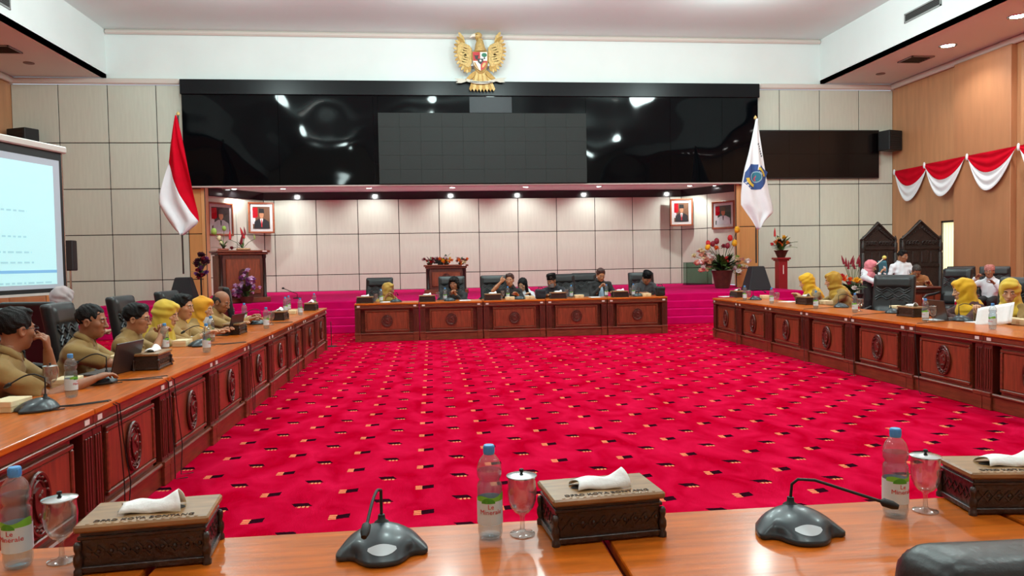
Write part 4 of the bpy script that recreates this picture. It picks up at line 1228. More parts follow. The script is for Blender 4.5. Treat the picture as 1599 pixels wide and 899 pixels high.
def make_mic(neck):
    def mk():
        t = thing('conference_microphone', '', 'microphone')
        ol = [(0, -.082), (.035, -.077), (.058, -.06), (.072, -.042), (.09, -.034), (.112, -.034), (.121, -.022), (.114, .012), (.096, .045), (.066, .07), (.034, .082), (0, .086)]
        ol = [(x, y * (1.25 if y > 0 else 1.32)) for x, y in ol]; ol = ol + [(-x, y) for x, y in ol[-2:0:-1]]
        nO = len(ol); sm = []
        for i in range(nO):
            p0, p1, p2, p3 = [Vector(ol[(i + q) % nO]) for q in (-1, 0, 1, 2)]
            for u in (0, .25, .5, .75): sm.append(.5 * ((2 * p1) + (p2 - p0) * u + (2 * p0 - 5 * p1 + 4 * p2 - p3) * u * u + (3 * p1 - p0 - 3 * p2 + p3) * u ** 3))
        cen = Vector((0, .03))
        def dome(s_, q):
            q0 = int(math.floor(q)); o_ = sm[q0 % len(sm)].lerp(sm[(q0 + 1) % len(sm)], q - q0); an_ = math.atan2(o_.y / .108, o_.x / .122); e_ = Vector((.122 * math.cos(an_), .108 * math.sin(an_)))
            k_ = min(1, max(0, (s_ - .7) / .3)); k_ = k_ * k_ * (3 - 2 * k_); o_ = e_ * (1 - k_) + o_ * k_
            return (cen.x + (o_.x - cen.x) * s_, cen.y + (o_.y - cen.y) * s_, .014 + .056 * (1 - s_ ** 2.1))
        rings = [.04, .15, .3, .45, .6, .72, .84, .93, .98, 1.0]
        b = MB(); n_ = len(sm); vs = [(cen.x, cen.y, .07)] + [dome(r_, q) for r_ in rings for q in range(n_)] + [(v.x * 1.0, v.y, .004) for v in sm] + [(v.x * .96, v.y * .96, 0) for v in sm]
        fs = [(0, 1 + q, 1 + (q + 1) % n_) for q in range(n_)]
        for k in range(len(rings) + 1):
            for q in range(n_): fs.append((1 + k * n_ + q, 1 + (k + 1) * n_ + q, 1 + (k + 1) * n_ + (q + 1) % n_, 1 + k * n_ + (q + 1) % n_))
        fs.append(tuple(reversed(range(1 + (len(rings) + 1) * n_, 1 + (len(rings) + 2) * n_))))
        b.add(vs, fs); me_ = b.mesh('base', M_plastic, 50); bm = bmesh.new(); bm.from_mesh(me_); bmesh.ops.recalc_face_normals(bm, faces=bm.faces); bm.to_mesh(me_); bm.free()
        bs = link('base', me_, t)
        tb = MB(); tb.grid(lambda u, v: tuple(Vector(dome(.79 + .11 * (2 * v - 1) * math.sin(PI * (.08 + .84 * u)), -5.5 + 11 * u)) + Vector((0, 0, .0015))), 18, 3); tb.build('talk_button', M_silver, bs, 60)
        MB().lathe([(.024, .06), (.02, .068), (.011, .074), (.009, .088), (0, .09)], 12, T(0, .045, 0)).build('neck_socket', M_rub, t, 50)
        pts = [Vector(p) for p in neck]
        MB().tube(pts, .0042, 8).build('gooseneck', M_rub, t, 60)
        d = (pts[-1] - pts[-2]).normalized()
        MB().tube([pts[-1], pts[-1] + d * .006, pts[-1] + d * .03, pts[-1] + d * .045], [.006, .0115, .0115, .007], 12).build('capsule', M_rub, t, 60)
        MB().tube([(.03, .075, .012), (.06, .1, .006), (.05, .13, .005), (.02, .15, .004)], .003, 6).build('cable_tail', M_rub, t, 60)
        return t
    return mk


def arc_neck(dx, reach, rise, seg=10):
    """rises from the socket, bends and reaches forward (-Y) and sideways dx"""
    pts = [(0, .045, .085), (0, .047, .085 + rise * .55)]
    for k in range(seg + 1):
        u = k / seg; pts.append((dx * u, .047 - reach * u, .085 + rise * (.7 + .3 * math.sin(PI * min(1, u * 1.4) * .5)) - rise * .75 * max(0, u - .25) ** 1.3))
    return pts


def make_snack():
    t = thing('snack_box', '', 'snack box')
    MB().box(-.09, .09, -.065, .065, 0, .05).build('tray', M_card, t, bevel=.003)
    MB().box(-.092, .092, -.067, .067, .03, .062).build('lid', mat('snack lid card', (232, 212, 170), .7), t, bevel=.003)
    MB().box(-.02, .02, -.069, -.067, .012, .04).build('tuck_tab', mat('tab card', (206, 178, 128), .7), t)
    return t


def make_laptop():
    t = thing('laptop', '', 'laptop')
    ml = mat('laptop grey', (62, 58, 58), .4)
    bs = MB().box(-.17, .17, -.12, .12, .0, .016).build('keyboard_base', ml, t, bevel=.004)
    kb = MB()
    for i in range(12):
        for j in range(4): kb.box(-.15 + i * .025, -.129 + i * .025, -.0 + j * .025, .02 + j * .025, .016, .018)
    kb.build('keys', M_rub, bs)
    M_ = T(0, .12, .014) @ RX(R(-14))
    ld = MB().box(-.17, .17, -.002, .008, 0, .225, M_).build('lid', mat('laptop lid', (46, 36, 36), .35), t, bevel=.003)
    MB().box(-.155, .155, -.0045, -.002, .012, .215, M_).build('display', mat('laptop display', (150, 170, 190), .4, emit=.5), ld)
    return t


def make_paper():
    t = thing('paper_sheets', '', 'papers')
    for k in range(3): MB().box(-.105, .105, -.148, .148, k * .0015, k * .0015 + .0013, RZ(R((0, 5, -4)[k]))).build('sheet', M_paper, t)
    return t


KB, KG, KS, KL, KP = Kind(make_bottle), Kind(make_goblet), Kind(make_snack), Kind(make_laptop), Kind(make_paper)
KT, KTF = Kind(make_tissue(False)), Kind(make_tissue(True))
KMf = Kind(make_mic(arc_neck(-.035, .2, .10)))
KMr = Kind(make_mic([(0, .045, .085), (.004, .045, .125), (.02, .04, .14), (.06, .02, .142), (.12, -.005, .125), (.18, -.03, .108), (.215, -.045, .098)]))
KMs = Kind(make_mic(arc_neck(-.03, .19, .13)))


def put(kind, px, py, rz, label, group):
    p = at(px, py, Z=DH); return kind.place((p.x, p.y, DH + .0005), R(rz), label, group)


# foreground
FG = 'foreground table things'
put(KB, 29, 884, 0, 'large clear water bottle with blue cap at the left edge of the foreground', 'foreground water bottles')
put(KB, 766, 839, 0, 'large clear water bottle with blue cap in the middle of the foreground', 'foreground water bottles')
put(KB, 1398, 806, 0, 'large clear water bottle with blue cap in the right foreground', 'foreground water bottles')
put(KG, 97, 876, 0, 'goblet with a steel lid beside the left foreground bottle', 'foreground goblets')
put(KG, 816, 834, 0, 'goblet with a steel lid beside the middle foreground bottle', 'foreground goblets')
put(KG, 1445, 798, 0, 'goblet with a steel lid beside the right foreground bottle', 'foreground goblets')
put(KTF, 240, 868, 5, 'carved tissue box on the left of the foreground table', 'foreground tissue boxes')
put(KTF, 937, 827, 5, 'carved tissue box with a raised tissue on the table seam', 'foreground tissue boxes')
put(KTF, 1572, 788, -8, 'carved tissue box at the right edge of the foreground table', 'foreground tissue boxes')
put(KMf, 597, 862, 4, 'black desk microphone pointing at the viewer', 'foreground microphones')
put(KMr, 1245, 832, -4, 'black desk microphone with its gooseneck bent right', 'foreground microphones')

# left row, seen from the near end: (kind, px, py, rotation)
LR = {'b': (KB, 'clear water bottle', 'bottles on the left row'), 'g': (KG, 'lidded goblet', 'goblets on the left row'), 's': (KS, 'cream snack box', 'snack boxes on the left row'), 't': (KT, 'carved tissue box', 'tissue boxes on the left row'), 'm': (KMs, 'black desk microphone', 'microphones on the left row'), 'l': (KL, 'open laptop', 'laptops on the left row'), 'p': (KP, 'pile of white papers', 'papers on the left row')}
LEFT = [('s', 16, 640, 84), ('m', 58, 640, -88), ('g', 80, 613, 0), ('b', 112, 620, 90), ('s', 106, 604, 96), ('m', 156, 598, -88), ('l', 170, 582, -100), ('s', 190, 565, 92), ('t', 239, 574, 92), ('p', 222, 548, 80), ('b', 258, 549, 90), ('p', 300, 527, 85), ('s', 285, 540, 88), ('m', 312, 540, -88), ('b', 323, 550, 90), ('b', 330, 533, 90), ('l', 304, 508, -100), ('l', 350, 522, -100), ('t', 367, 521, 90), ('b', 382, 503, 90), ('b', 416, 513, 90), ('m', 401, 506, -88), ('s', 395, 500, 90), ('g', 424, 507, 0), ('t', 437, 499, 90), ('b', 446, 489, 90), ('b', 451, 486, 90), ('s', 456, 490, 90), ('b', 469, 492, 90), ('t', 486, 484, 90), ('b', 491, 481, 90)]
cnt = {}
mics_l = []
for k, px, py, rz in LEFT:
    kd, nm, gp = LR[k]; i = cnt.get(k, 0); cnt[k] = i + 1
    o = put(kd, px, py, rz, '%s %s from the camera on the left desks' % (ORD[i], nm), gp)
    if k == 'm': mics_l.append(o)
RR = {k: (v[0], v[1], v[2].replace('left', 'right')) for k, v in LR.items()}
RIGHT = [('s', 1598, 507, -90), ('s', 1574, 504, -96), ('b', 1550, 514, -90), ('p', 1535, 503, -80), ('m', 1503, 501, 90), ('l', 1484, 499, 84), ('p', 1467, 499, -85), ('g', 1457, 501, 0), ('b', 1445, 502, -90), ('t', 1424, 494, -90), ('m', 1396, 489, 90), ('s', 1402, 484, -90), ('g', 1343, 486, 0), ('b', 1335, 488, -90), ('m', 1314, 480, 90), ('s', 1290, 475, -90), ('b', 1274, 482, -90), ('t', 1259, 475, -90), ('p', 1232, 471, -60), ('g', 1213, 473, 0), ('b', 1205, 474, -90), ('s', 1195, 466, -90), ('m', 1180, 468, 90), ('g', 1169, 468, 0), ('b', 1163, 469, -90), ('t', 1152, 464, -90), ('p', 1136, 463, -80)]
cnt = {}; mics_r = []
for k, px, py, rz in RIGHT:
    kd, nm, gp = RR[k]; i = cnt.get(k, 0); cnt[k] = i + 1
    o = put(kd, px, py, rz, '%s %s from the camera on the right desks' % (ORD[i], nm), gp)
    if k == 'm': mics_r.append(o)
# central desks: the tops are seen almost edge-on, so depth is given
CENTER = [('t', 570, .2), ('g', 587, .3), ('b', 595, .3), ('p', 603, .38), ('m', 618, .3), ('t', 667, .2), ('g', 684, .3), ('b', 695, .34), ('m', 702, .25), ('p', 726, .3), ('t', 769, .2), ('g', 785, .32), ('b', 793, .3), ('s', 796, .16), ('m', 811, .28), ('s', 827, .28), ('t', 871, .2), ('g', 885, .3), ('b', 892, .28), ('s', 904, .3), ('p', 929, .35), ('b', 947, .3), ('t', 968, .2), ('g', 986, .32), ('b', 989, .3), ('m', 996, .3), ('s', 1009, .26)]
CN = {k: (v[0], v[1], v[2].replace('left row', 'central desks')) for k, v in LR.items()}
cnt = {}
for k, px, dy in CENTER:
    kd, nm, gp = CN[k]; i = cnt.get(k, 0); cnt[k] = i + 1
    p = at(px, 462, Y=YT_C + dy); kd.place((p.x, p.y, DH + .0005), R(180 if k == 'm' else 0), '%s %s from the left on the central desks' % (ORDL[i], nm), gp)
# bags on the central desks
for px, w_, lab in ((844, .22, 'dark navy bag standing on the central desk'), (1031, .2, 'black bag at the right end of the central desks')):
    p = at(px, 462, Y=YT_C + .22); t = thing('bag', lab, 'bag', (p.x, p.y, DH), 0)
    V, Fc = sdf([rbox((0, 0, .1), (w_ / 2, .05, .1), .04)], .012, .004, 40, 2); link('bag_body', arr_mesh('bag_body', [(V, Fc)], M_navy if px < 900 else M_blackm), t)
    MB().tube([(-.05, 0, .19), (-.04, 0, .235), (.04, 0, .235), (.05, 0, .19)], .008, 6).build('handle', M_rub, t, 60)
# the sheet the reading woman holds
p = at(1557, 491, X=6.02); t = thing('held_paper', 'white sheets held up by the woman reading at the right edge', 'papers', p, R(-58))


def pf(u, v): return ((u - .5) * .32, .05 * math.sin(u * 3) - .09 * (1 - v), (v - .5) * .21 + .07 * (u - .5))


for k in range(2):
    b = MB(); b.grid(pf, 10, 6, T(-.03 * k, .006 * k, -.012 * k)); o = b.build('sheet', M_paper, t, 60); md = o.modifiers.new('solid', 'SOLIDIFY'); md.thickness = .001

# microphone cables hanging over the front edges
for i, o in enumerate(mics_l):
    y = o.location.y; x0 = o.location.x
    r_ = random.Random(i)
    for q in range(2):
        dy = .14 + .05 * q + .1 * r_.random()
        pts = [(x0 + .07, y + .02, DH + .012), (x0 + (XT_L - x0) * .55, y + .05 + .05 * q, DH + .006), (XT_L - .02, y + dy * .8, DH + .005), (XT_L + .012, y + dy, DH - .03), (XT_L + .015, y + dy + .03, .5), (XT_L + .02, y + dy + .05 + .05 * q, .22), (XT_L + .03, y + dy + .02, .02), (XT_L + .09, y + dy + .1, .006)]
        o2 = MB().tube(pts, .0035, 6).build('microphone_cable', M_rub, None, 60)
        tag(o2, 'thin black cable hanging from the %s microphone of the left desks, %s strand' % (ORD[i], ('nearer', 'farther')[q]), 'cable', 'microphone cables of the left desks')
for i, o in enumerate(mics_r):
    y = o.location.y; x0 = o.location.x; r_ = random.Random(i + 9); dy = .12 + .1 * r_.random()
    pts = [(x0 - .07, y, DH + .012), ((x0 + XT_R) / 2, y - .05, DH + .005), (XT_R + .02, y - dy, DH + .005), (XT_R - .012, y - dy, DH - .03), (XT_R - .015, y - dy - .02, .5), (XT_R - .02, y - dy - .08, .2), (XT_R - .03, y - dy - .1, .02), (XT_R - .08, y - dy - .2, .006)]
    tag(MB().tube(pts, .0035, 6).build('microphone_cable', M_rub, None, 60), 'thin black cable hanging from the %s microphone of the right desks' % ORD[i], 'cable', 'microphone cables of the right desks')

# ================================================================== flowers
def petal_ball(r, n=3, seed=0):
    b = MB(); q = random.Random(seed)
    b.sphere((0, 0, 0), r * .45, 8, 6)
    for ring_, (cnt_, el, s) in enumerate(((5, 70, .75), (6, 40, .95), (7, 8, 1.05))):
        for k in range(cnt_):
            a = 2 * PI * k / cnt_ + ring_ * .5
            M_ = RZ(a) @ RY(R(-el)) @ T(r * .25, 0, 0)
            b.grid(lambda u, v: (r * s * .85 * u, (v - .5) * r * .8 * math.sin(PI * (.18 + .8 * u)), r * .25 * u * u + r * .2 * abs(v - .5)), 3, 3, M_)
    return b


def tulip(r):
    b = MB(); b.lathe([(r * .2, -r * .9), (r * .7, -r * .6), (r * .85, 0), (r * .7, r * .7), (r * .35, r * 1.1), (0, r * 1.15)], 10); return b


def spike(r):
    b = MB(); b.tube([(0, 0, 0), (r * .1, 0, r * 2), (r * .3, 0, r * 4)], [r * .5, r * .45, r * .08], 7); return b


FLC = {'red': (196, 30, 36), 'dred': (130, 20, 40), 'orange': (232, 110, 30), 'yellow': (238, 176, 30), 'white': (236, 228, 224), 'pink': (214, 150, 130), 'purple': (126, 64, 132), 'lilac': (204, 168, 210), 'dpurple': (66, 22, 46), 'green': (150, 180, 80), 'cream': (224, 206, 160)}
_fm = {}


def fl_mesh(kind, col):
    if (kind, col) not in _fm:
        b = {'rose': lambda: petal_ball(1.0), 'tulip': lambda: tulip(1.0), 'spike': lambda: spike(1.0)}[kind]()
        _fm[(kind, col)] = b.mesh('flower', mat('petal ' + col, FLC[col], .7, var=.18, vscale=2), 60)
    return _fm[(kind, col)]


_leaf = []


def leaf_mesh(i):
    if not _leaf:
        for c in ((52, 84, 38), (84, 116, 52), (36, 52, 34)):
            b = MB(); b.grid(lambda u, v: ((v - .5) * .24 * math.sin(PI * (.06 + .94 * u)), .25 * u * u + .05 * abs(v - .5), u - .18 * u * u), 6, 2); _leaf.append(b.mesh('leaf', mat('leaf %d' % c[0], c, .5, var=.2, vscale=3), 60))
    return _leaf[i % 3]


def arrange(t, flowers, root, leaves, seed=0, spread=.4, lh_=.5, droop=0.0):
    """flowers: (x,y,z,r,kind,colour) in local metres; stems run back to root"""
    q = random.Random(seed); st = MB(); root = Vector(root)
    for x, y, z, r, kd, col in flowers:
        o = link('flower', fl_mesh(kd, col), t, (x, y, z)); o.scale = (r, r, r)
        d = Vector((x, y, z)) - root; o.rotation_euler = (q.uniform(-.4, .4) - (.5 if kd == 'rose' else 0), d.x * .8, q.uniform(0, 6))
        st.tube([root, root + d * .5 + Vector((0, 0, .04)), (x, y, z)], .006, 5)
    st.build('stems', mat('stem green', (70, 96, 48), .6), t, 60)
    for k in range(leaves):
        a = q.uniform(0, 2 * PI); tl = q.uniform(.2, 1.3); o = link('leaf', leaf_mesh(k), t, root + Vector((0, 0, q.uniform(-.05, .12))), (0, 0, 0))
        o.rotation_euler = Euler((-tl, 0, a), 'ZXY') if False else (Matrix.Rotation(a, 3, 'Z') @ Matrix.Rotation(-tl, 3, 'X')).to_euler()
        s = lh_ * q.uniform(.6, 1.1); o.scale = (s, s, s)


def cloudf(n, c, rad, cols, r0, r1, kind='rose', seed=1):
    q = random.Random(seed); out = []
    for k in range(n):
        while True:
            p = Vector((q.uniform(-1, 1), q.uniform(-1, .3), q.uniform(-1, 1)))
            if p.length < 1: break
        out.append((c[0] + p.x * rad[0], c[1] + p.y * rad[1], c[2] + p.z * rad[2], q.uniform(r0, r1), kind, q.choice(cols)))
    return out


def pot(t, prof, mt, n=20): return MB().lathe(prof, n).build('pot', mt, t, 50)


M_pot = mat('brown clay pot', (70, 36, 24), .4, var=.3, vscale=8)
# big vase right of the stage
p = at(1128, 446, Y=19.7); t = thing('flower_arrangement', 'large arrangement of tulips and orchids in a brown pot right on the stage', 'flowers', (p.x, 19.7, ZS))
pot(t, [(.18, 0), (.21, .1), (.27, .42), (.3, .5), (.27, .5), (.25, .46), (0, .46)], M_pot)


def px2(t0, px, py, d=0.0):
    q = at(px, py, Y=t0.location.y + d); return (q.x - t0.location.x, d, q.z - t0.location.z)


fls = [(*px2(t, x, y, -.15), r, k, c) for x, y, r, k, c in ((1151, 359, .09, 'tulip', 'yellow'), (1140, 372, .085, 'tulip', 'red'), (1147, 380, .09, 'tulip', 'yellow'), (1105, 386, .085, 'tulip', 'yellow'), (1106, 380, .08, 'tulip', 'red'), (1113, 381, .08, 'tulip', 'dred'), (1119, 377, .085, 'tulip', 'dred'), (1118, 388, .09, 'rose', 'orange'), (1131, 385, .09, 'rose', 'dred'), (1136, 384, .08, 'tulip', 'dred'), (1135, 407, .13, 'rose', 'red'), (1168, 409, .1, 'rose', 'white'))]
fls += cloudf(34, px2(t, 1097, 410), (.26, .2, .38), ['pink', 'white', 'cream', 'pink'], .07, .1, seed=2) + cloudf(26, px2(t, 1152, 416), (.24, .2, .32), ['white', 'pink', 'cream', 'green'], .05, .09, seed=3) + cloudf(8, px2(t, 1108, 402), (.12, .1, .15), ['white'], .09, .12, seed=4)
arrange(t, fls, (0, 0, .5), 70, 5, lh_=.6)
# pedestal with a smaller arrangement
p = at(1220, 450, Y=19.3); t = thing('pedestal', 'narrow red wooden pedestal right of the white flag', 'pedestal', (p.x, 19.3, ZS if p.x < sx1 else 0))
hz = at(1220, 402, Y=19.3).z - t.location.z
MB().box(-.125, .125, -.125, .125, .04, hz - .05).build('shaft', mat('red lacquer', (142, 26, 34), .35), t, bevel=.01)
MB().box(-.16, .16, -.16, .16, 0, .06).build('foot', MATS['red lacquer'], t, bevel=.01)
cp_ = MB(); cp_.box(-.16, .16, -.16, .16, hz - .09, hz - .05); cp_.box(-.19, .19, -.19, .19, hz - .05, hz); cp_.build('capital', MATS['red lacquer'], t, bevel=.01)
MB().box(-.012, .012, -.13, -.125, hz * .7, hz * .86).build('sticker', M_sticker, t)
t2 = thing('flower_arrangement', 'orange and yellow flower arrangement in a brown bowl on the red pedestal', 'flowers', (p.x, 19.3, t.location.z + hz))
pot(t2, [(.1, 0), (.12, .04), (.17, .16), (.2, .2), (.16, .2), (0, .18)], M_pot)
fls = [(*px2(t2, x, y, -.08), r, k, c) for x, y, r, k, c in ((1213, 380, .1, 'rose', 'orange'), (1220, 382, .11, 'rose', 'orange'), (1223, 371, .08, 'rose', 'yellow'), (1210, 369, .06, 'spike', 'red'), (1229, 380, .08, 'rose', 'orange'), (1205, 382, .06, 'rose', 'red'), (1216, 374, .07, 'rose', 'cream'), (1234, 384, .05, 'rose', 'white'))]
arrange(t2, fls, (0, 0, .2), 30, 6, lh_=.48)
# arrangement on a stand by the carved screens
p = at(1332, 452, Y=15.2); t = thing('flower_arrangement', 'flower arrangement with tall red stems beside the pink headscarf', 'flowers', (p.x, 15.2, 0))
MB().lathe([(.2, 0), (.2, .03), (.05, .06), (.05, .45), (.14, .5), (.2, .62), (.22, .68), (.18, .68), (0, .64)], 18).build('pot_stand', M_blackm, t, 50)
fls = [(*px2(t, x, y, -.1), r, k, c) for x, y, r, k, c in ((1319, 436, .1, 'rose', 'orange'), (1328, 437, .07, 'rose', 'orange'), (1338, 439, .09, 'rose', 'yellow'), (1314, 432, .07, 'rose', 'red'), (1334, 450, .06, 'rose', 'white'), (1345, 440, .06, 'rose', 'cream'), (1325, 443, .06, 'rose', 'dred'))]
fls += [(*px2(t, 1318 + 3.4 * k, 412 + (k % 3) * 4, .05), .05, 'spike', 'dred') for k in range(8)]
arrange(t, fls, (0, 0, .7), 34, 7, lh_=.42)


# ================================================================== lecterns and stage things
def lectern(label, loc, rz, w, d, h):
    t = thing('lectern', label, 'lectern', loc, rz)
    MB().box(-w / 2 - .05, w / 2 + .05, -d / 2 - .05, d / 2, 0, .12).build('plinth', M_wood, t, bevel=.012)
    MB().box(-w / 2 + .06, w / 2 - .06, -d / 2 + .04, d / 2 - .02, .12, h - .1).build('body', M_dkwood, t)
    pn = MB().box(-w / 2 + .16, w / 2 - .16, -d / 2 + .01, -d / 2 + .05, .2, h - .2).build('front_panel', M_panelwood, t, bevel=.015)
    link('emblem', EMB_ROUND, pn, (0, -d / 2 + .008, h * .55))
    for s in (-1, 1):
        MB().lathe([(.05, .12), (.05, .18), (.04, .2), (.042, h * .5), (.036, h - .2), (.05, h - .17), (.05, h - .1)], 14, T(s * (w / 2 - .055), -d / 2 + .05, 0)).build('column', mat('dark column', (34, 16, 12), .4), t, 50)
        sp = MB().box(s * w / 2 - (.05 if s > 0 else .0), s * w / 2 + (0 if s > 0 else .05), -d / 2 + .1, d / 2 - .04, .16, h - .12).build('side_panel', mat('side teak', (120, 84, 64), .5, var=.2, vscale=8), t, bevel=.008)
    b = MB(); b.box(-w / 2 - .02, w / 2 + .02, -d / 2 - .02, d / 2, h - .1, h - .05); b.box(-w / 2 - .06, w / 2 + .06, -d / 2 - .06, d / 2 + .02, h - .05, h); b.build('top', M_wood, t, bevel=.012)
    MB().box(w / 2 - .12, w / 2 - .02, -d / 2 - .064, -d / 2 - .059, h - .04, h - .01).build('sticker', M_sticker, t)
    return t


p = at(376, 466, Y=18.0)
zl = at(376, 391, Y=18.0).z - ZS
lt = lectern('large carved wooden lectern on the left of the stage', (p.x, 18.0, ZS), R(30), 1.1, .6, zl)
p2 = at(697, 455, Y=20.5); zc = at(697, 413, Y=20.5).z - ZS
lectern('wooden lectern in the middle of the stage under flowers', (p2.x, 20.5, ZS), 0, 1.1, .6, zc)
# flowers on the left lectern
t = thing('flower_arrangement', 'red heliconia and white lilies standing on the left lectern', 'flowers', (p.x, 18.0, ZS + zl))
MB().lathe([(.1, 0), (.13, .02), (.12, .05), (0, .05)], 14, T(-.35, -.05, 0)).build('pot', mat('terracotta', (170, 80, 60), .6), t, 50)
MB().lathe([(.14, 0), (.17, .02), (.15, .05), (0, .05)], 14, T(.12, -.1, 0)).build('bowl', mat('woven bowl', (190, 140, 100), .7), t, 50)
fls = [(*px2(t, x, y, -.05), r, k, c) for x, y, r, k, c in ((359, 374, .06, 'spike', 'red'), (376, 381, .07, 'spike', 'dred'), (381, 372, .07, 'spike', 'red'), (362, 388, .06, 'rose', 'dred'), (398, 373, .03, 'spike', 'green'), (383, 367, .05, 'spike', 'dred'))]
arrange(t, fls, (.1, -.08, .04), 6, 8, lh_=.22)
fls = [(*px2(t, x, y, -.05), r, k, c) for x, y, r, k, c in ((334, 362, .08, 'tulip', 'green'), (342, 372, .06, 'tulip', 'cream'), (350, 357, .06, 'tulip', 'green'), (345, 380, .05, 'tulip', 'cream'))]
arrange(t, fls, (-.35, -.05, .05), 8, 9, lh_=.3)
t = thing('flower_arrangement', 'purple and white orchids in front of the left lectern', 'flowers', (at(386, 470, Y=17.5).x, 17.5, ZS))
pot(t, [(.1, 0), (.14, .1), (.15, .16), (.12, .16), (0, .14)], M_pot)
arrange(t, cloudf(22, px2(t, 390, 440), (.26, .12, .3), ['purple', 'lilac', 'dpurple', 'purple'], .05, .09, seed=11) + cloudf(12, px2(t, 372, 454), (.16, .1, .16), ['lilac', 'purple'], .05, .08, seed=12), (0, 0, .15), 12, 10, lh_=.4)
t = thing('flower_arrangement', 'dark purple flowers hanging left of the left lectern', 'flowers', (at(314, 440, Y=18.7).x, 18.7, ZS))
MB().lathe([(.16, 0), (.16, .02), (.02, .04), (.02, .6), (.1, .64), (.12, .7), (0, .7)], 14).build('stand', M_blackm, t, 50)
arrange(t, cloudf(22, px2(t, 315, 416), (.17, .12, .34), ['dpurple', 'dpurple', 'dred', 'purple'], .06, .09, seed=13), (0, 0, .7), 12, 11, lh_=.36)
# flowers and a small monitor on the middle lectern
for k, (px, py, cols, lab) in enumerate(((671, 408, ['dred', 'white', 'red'], 'small dark red bouquet at the left of the middle lectern'), (697, 407, ['yellow', 'orange', 'white'], 'small yellow bouquet in the middle of the middle lectern'), (720, 404, ['cream', 'orange', 'dred', 'pink'], 'small mixed bouquet at the right of the middle lectern'))):
    q = at(px, 413, Y=20.35); t = thing('bouquet', lab, 'flowers', (q.x, 20.35, ZS + zc), 0, 'bouquets on the middle lectern')
    pot(t, [(.06, 0), (.08, .03), (.09, .05), (0, .05)], M_pot, 12)
    arrange(t, cloudf(12, (0, 0, .13), (.2, .12, .09 + .04 * (k == 2)), cols, .045, .07, seed=20 + k), (0, 0, .05), 12, 20 + k, lh_=.22)
q = at(688, 413, Y=20.6); t = thing('small_monitor', 'small dark monitor between the bouquets on the middle lectern', 'monitor', (q.x, 20.65, ZS + zc))
MB().box(-.2, .2, -.02, .02, .03, .2).build('case', M_blackm, t, bevel=.01); MB().box(-.08, .08, -.06, .06, 0, .03).build('foot', M_blackm, t)
MB().box(-.18, .18, -.024, -.02, .05, .185).build('display', mat('monitor glass', (20, 24, 28), .15), t)

# acrylic stand behind the big vase
p = at(1092, 441, Y=22.6); t = thing('acrylic_stand', 'clear greenish acrylic stand against the right stage wall', 'stand', (p.x, 22.6, ZS))
MB().box(-.42, .42, -.012, .012, .02, .72).build('front_sheet', M_teal, t); MB().box(-.42, -.396, .012, .3, .02, .72).build('side_sheet', M_teal, t); MB().box(-.45, .45, -.05, .32, 0, .02).build('base_plate', M_teal, t)

# microphone stands
p = at(455, 466, Z=ZS); t = thing('microphone_stand', 'low black microphone stand on the stage by the left lectern', 'microphone stand', (p.x + .15, p.y, ZS))
MB().lathe([(.11, 0), (.11, .02), (.02, .03), (0, .03)], 16).build('base', M_rub, t, 50); MB().tube([(0, 0, .02), (0, 0, .12), (-.15, 0, .18), (-.33, 0, .26)], .009, 6).build('boom', M_rub, t, 60); MB().sphere((-.35, 0, .27), (.035, .025, .025), 8, 6).build('capsule', M_rub, t, 60)
p = at(516, 541, Z=0); t = thing('floor_stand', 'thin black stand on the carpet at the end of the left row', 'stand', (p.x + .02, p.y, 0))
MB().lathe([(.1, 0), (.1, .012), (.01, .02), (0, .02)], 16).build('base', M_rub, t, 50); MB().tube([(0, 0, .01), (0, 0, .46)], .008, 6).build('pole', M_rub, t, 60); MB().tube([(.02, 0, .01), (.12, -.05, .008), (.24, .02, .008)], .006, 6).build('cable', M_rub, t, 60)


# ================================================================== flags
def flag(name, label, base, ztop, rows, mk, bw=.5):
    """rows: (z, xleft, xright) outline in local metres from the pole; mk builds the cloth"""
    t = thing(name, label, 'flag', base)
    MB().tube([(0, 0, .7), (0, 0, ztop)], .02, 10).build('pole', mat('dark pole', (40, 26, 20), .4), t, 60)
    MB().lathe([(0, ztop + .1), (.03, ztop + .06), (.045, ztop + .03), (.03, ztop), (0, ztop)], 12).build('finial', M_gold, t, 60)
    MB().frustum((-.31, .31, -.26, .26), (-.16, .16, -.14, .14), 0, .62).build('draped_base', M_dcloth, t, bevel=.02)
    mk(t); return t


def outline(rows):
    zs = [r[0] for r in rows][::-1]
    return lambda z: (float(np.interp(z, zs, [r[1] for r in rows][::-1])), float(np.interp(z, zs, [r[2] for r in rows][::-1])))


def flag_pts(px_rows, t0, Y):
    return [(at(xl_, y, Y=Y).z - t0[2], at(xl_, y, Y=Y).x - t0[0], at(xr_, y, Y=Y).x - t0[0]) for y, xl_, xr_ in px_rows]


YF = 18.1
pl = at(287, 440, Y=YF); b0 = (pl.x, YF, ZS)
rows = flag_pts([(181, 274.5, 277), (200, 271, 281), (230, 266, 288), (255, 263.5, 294), (280, 257, 299), (305, 251, 303), (318, 250, 305.5), (335, 258, 309.5), (347, 265, 311), (358, 273, 298), (367, 283, 288)], b0, YF)
bnd = flag_pts([(255, 264, 264), (280, 273, 273), (305, 283.5, 283.5), (330, 298.5, 298.5), (347, 311, 311), (368, 311, 311)], b0, YF)


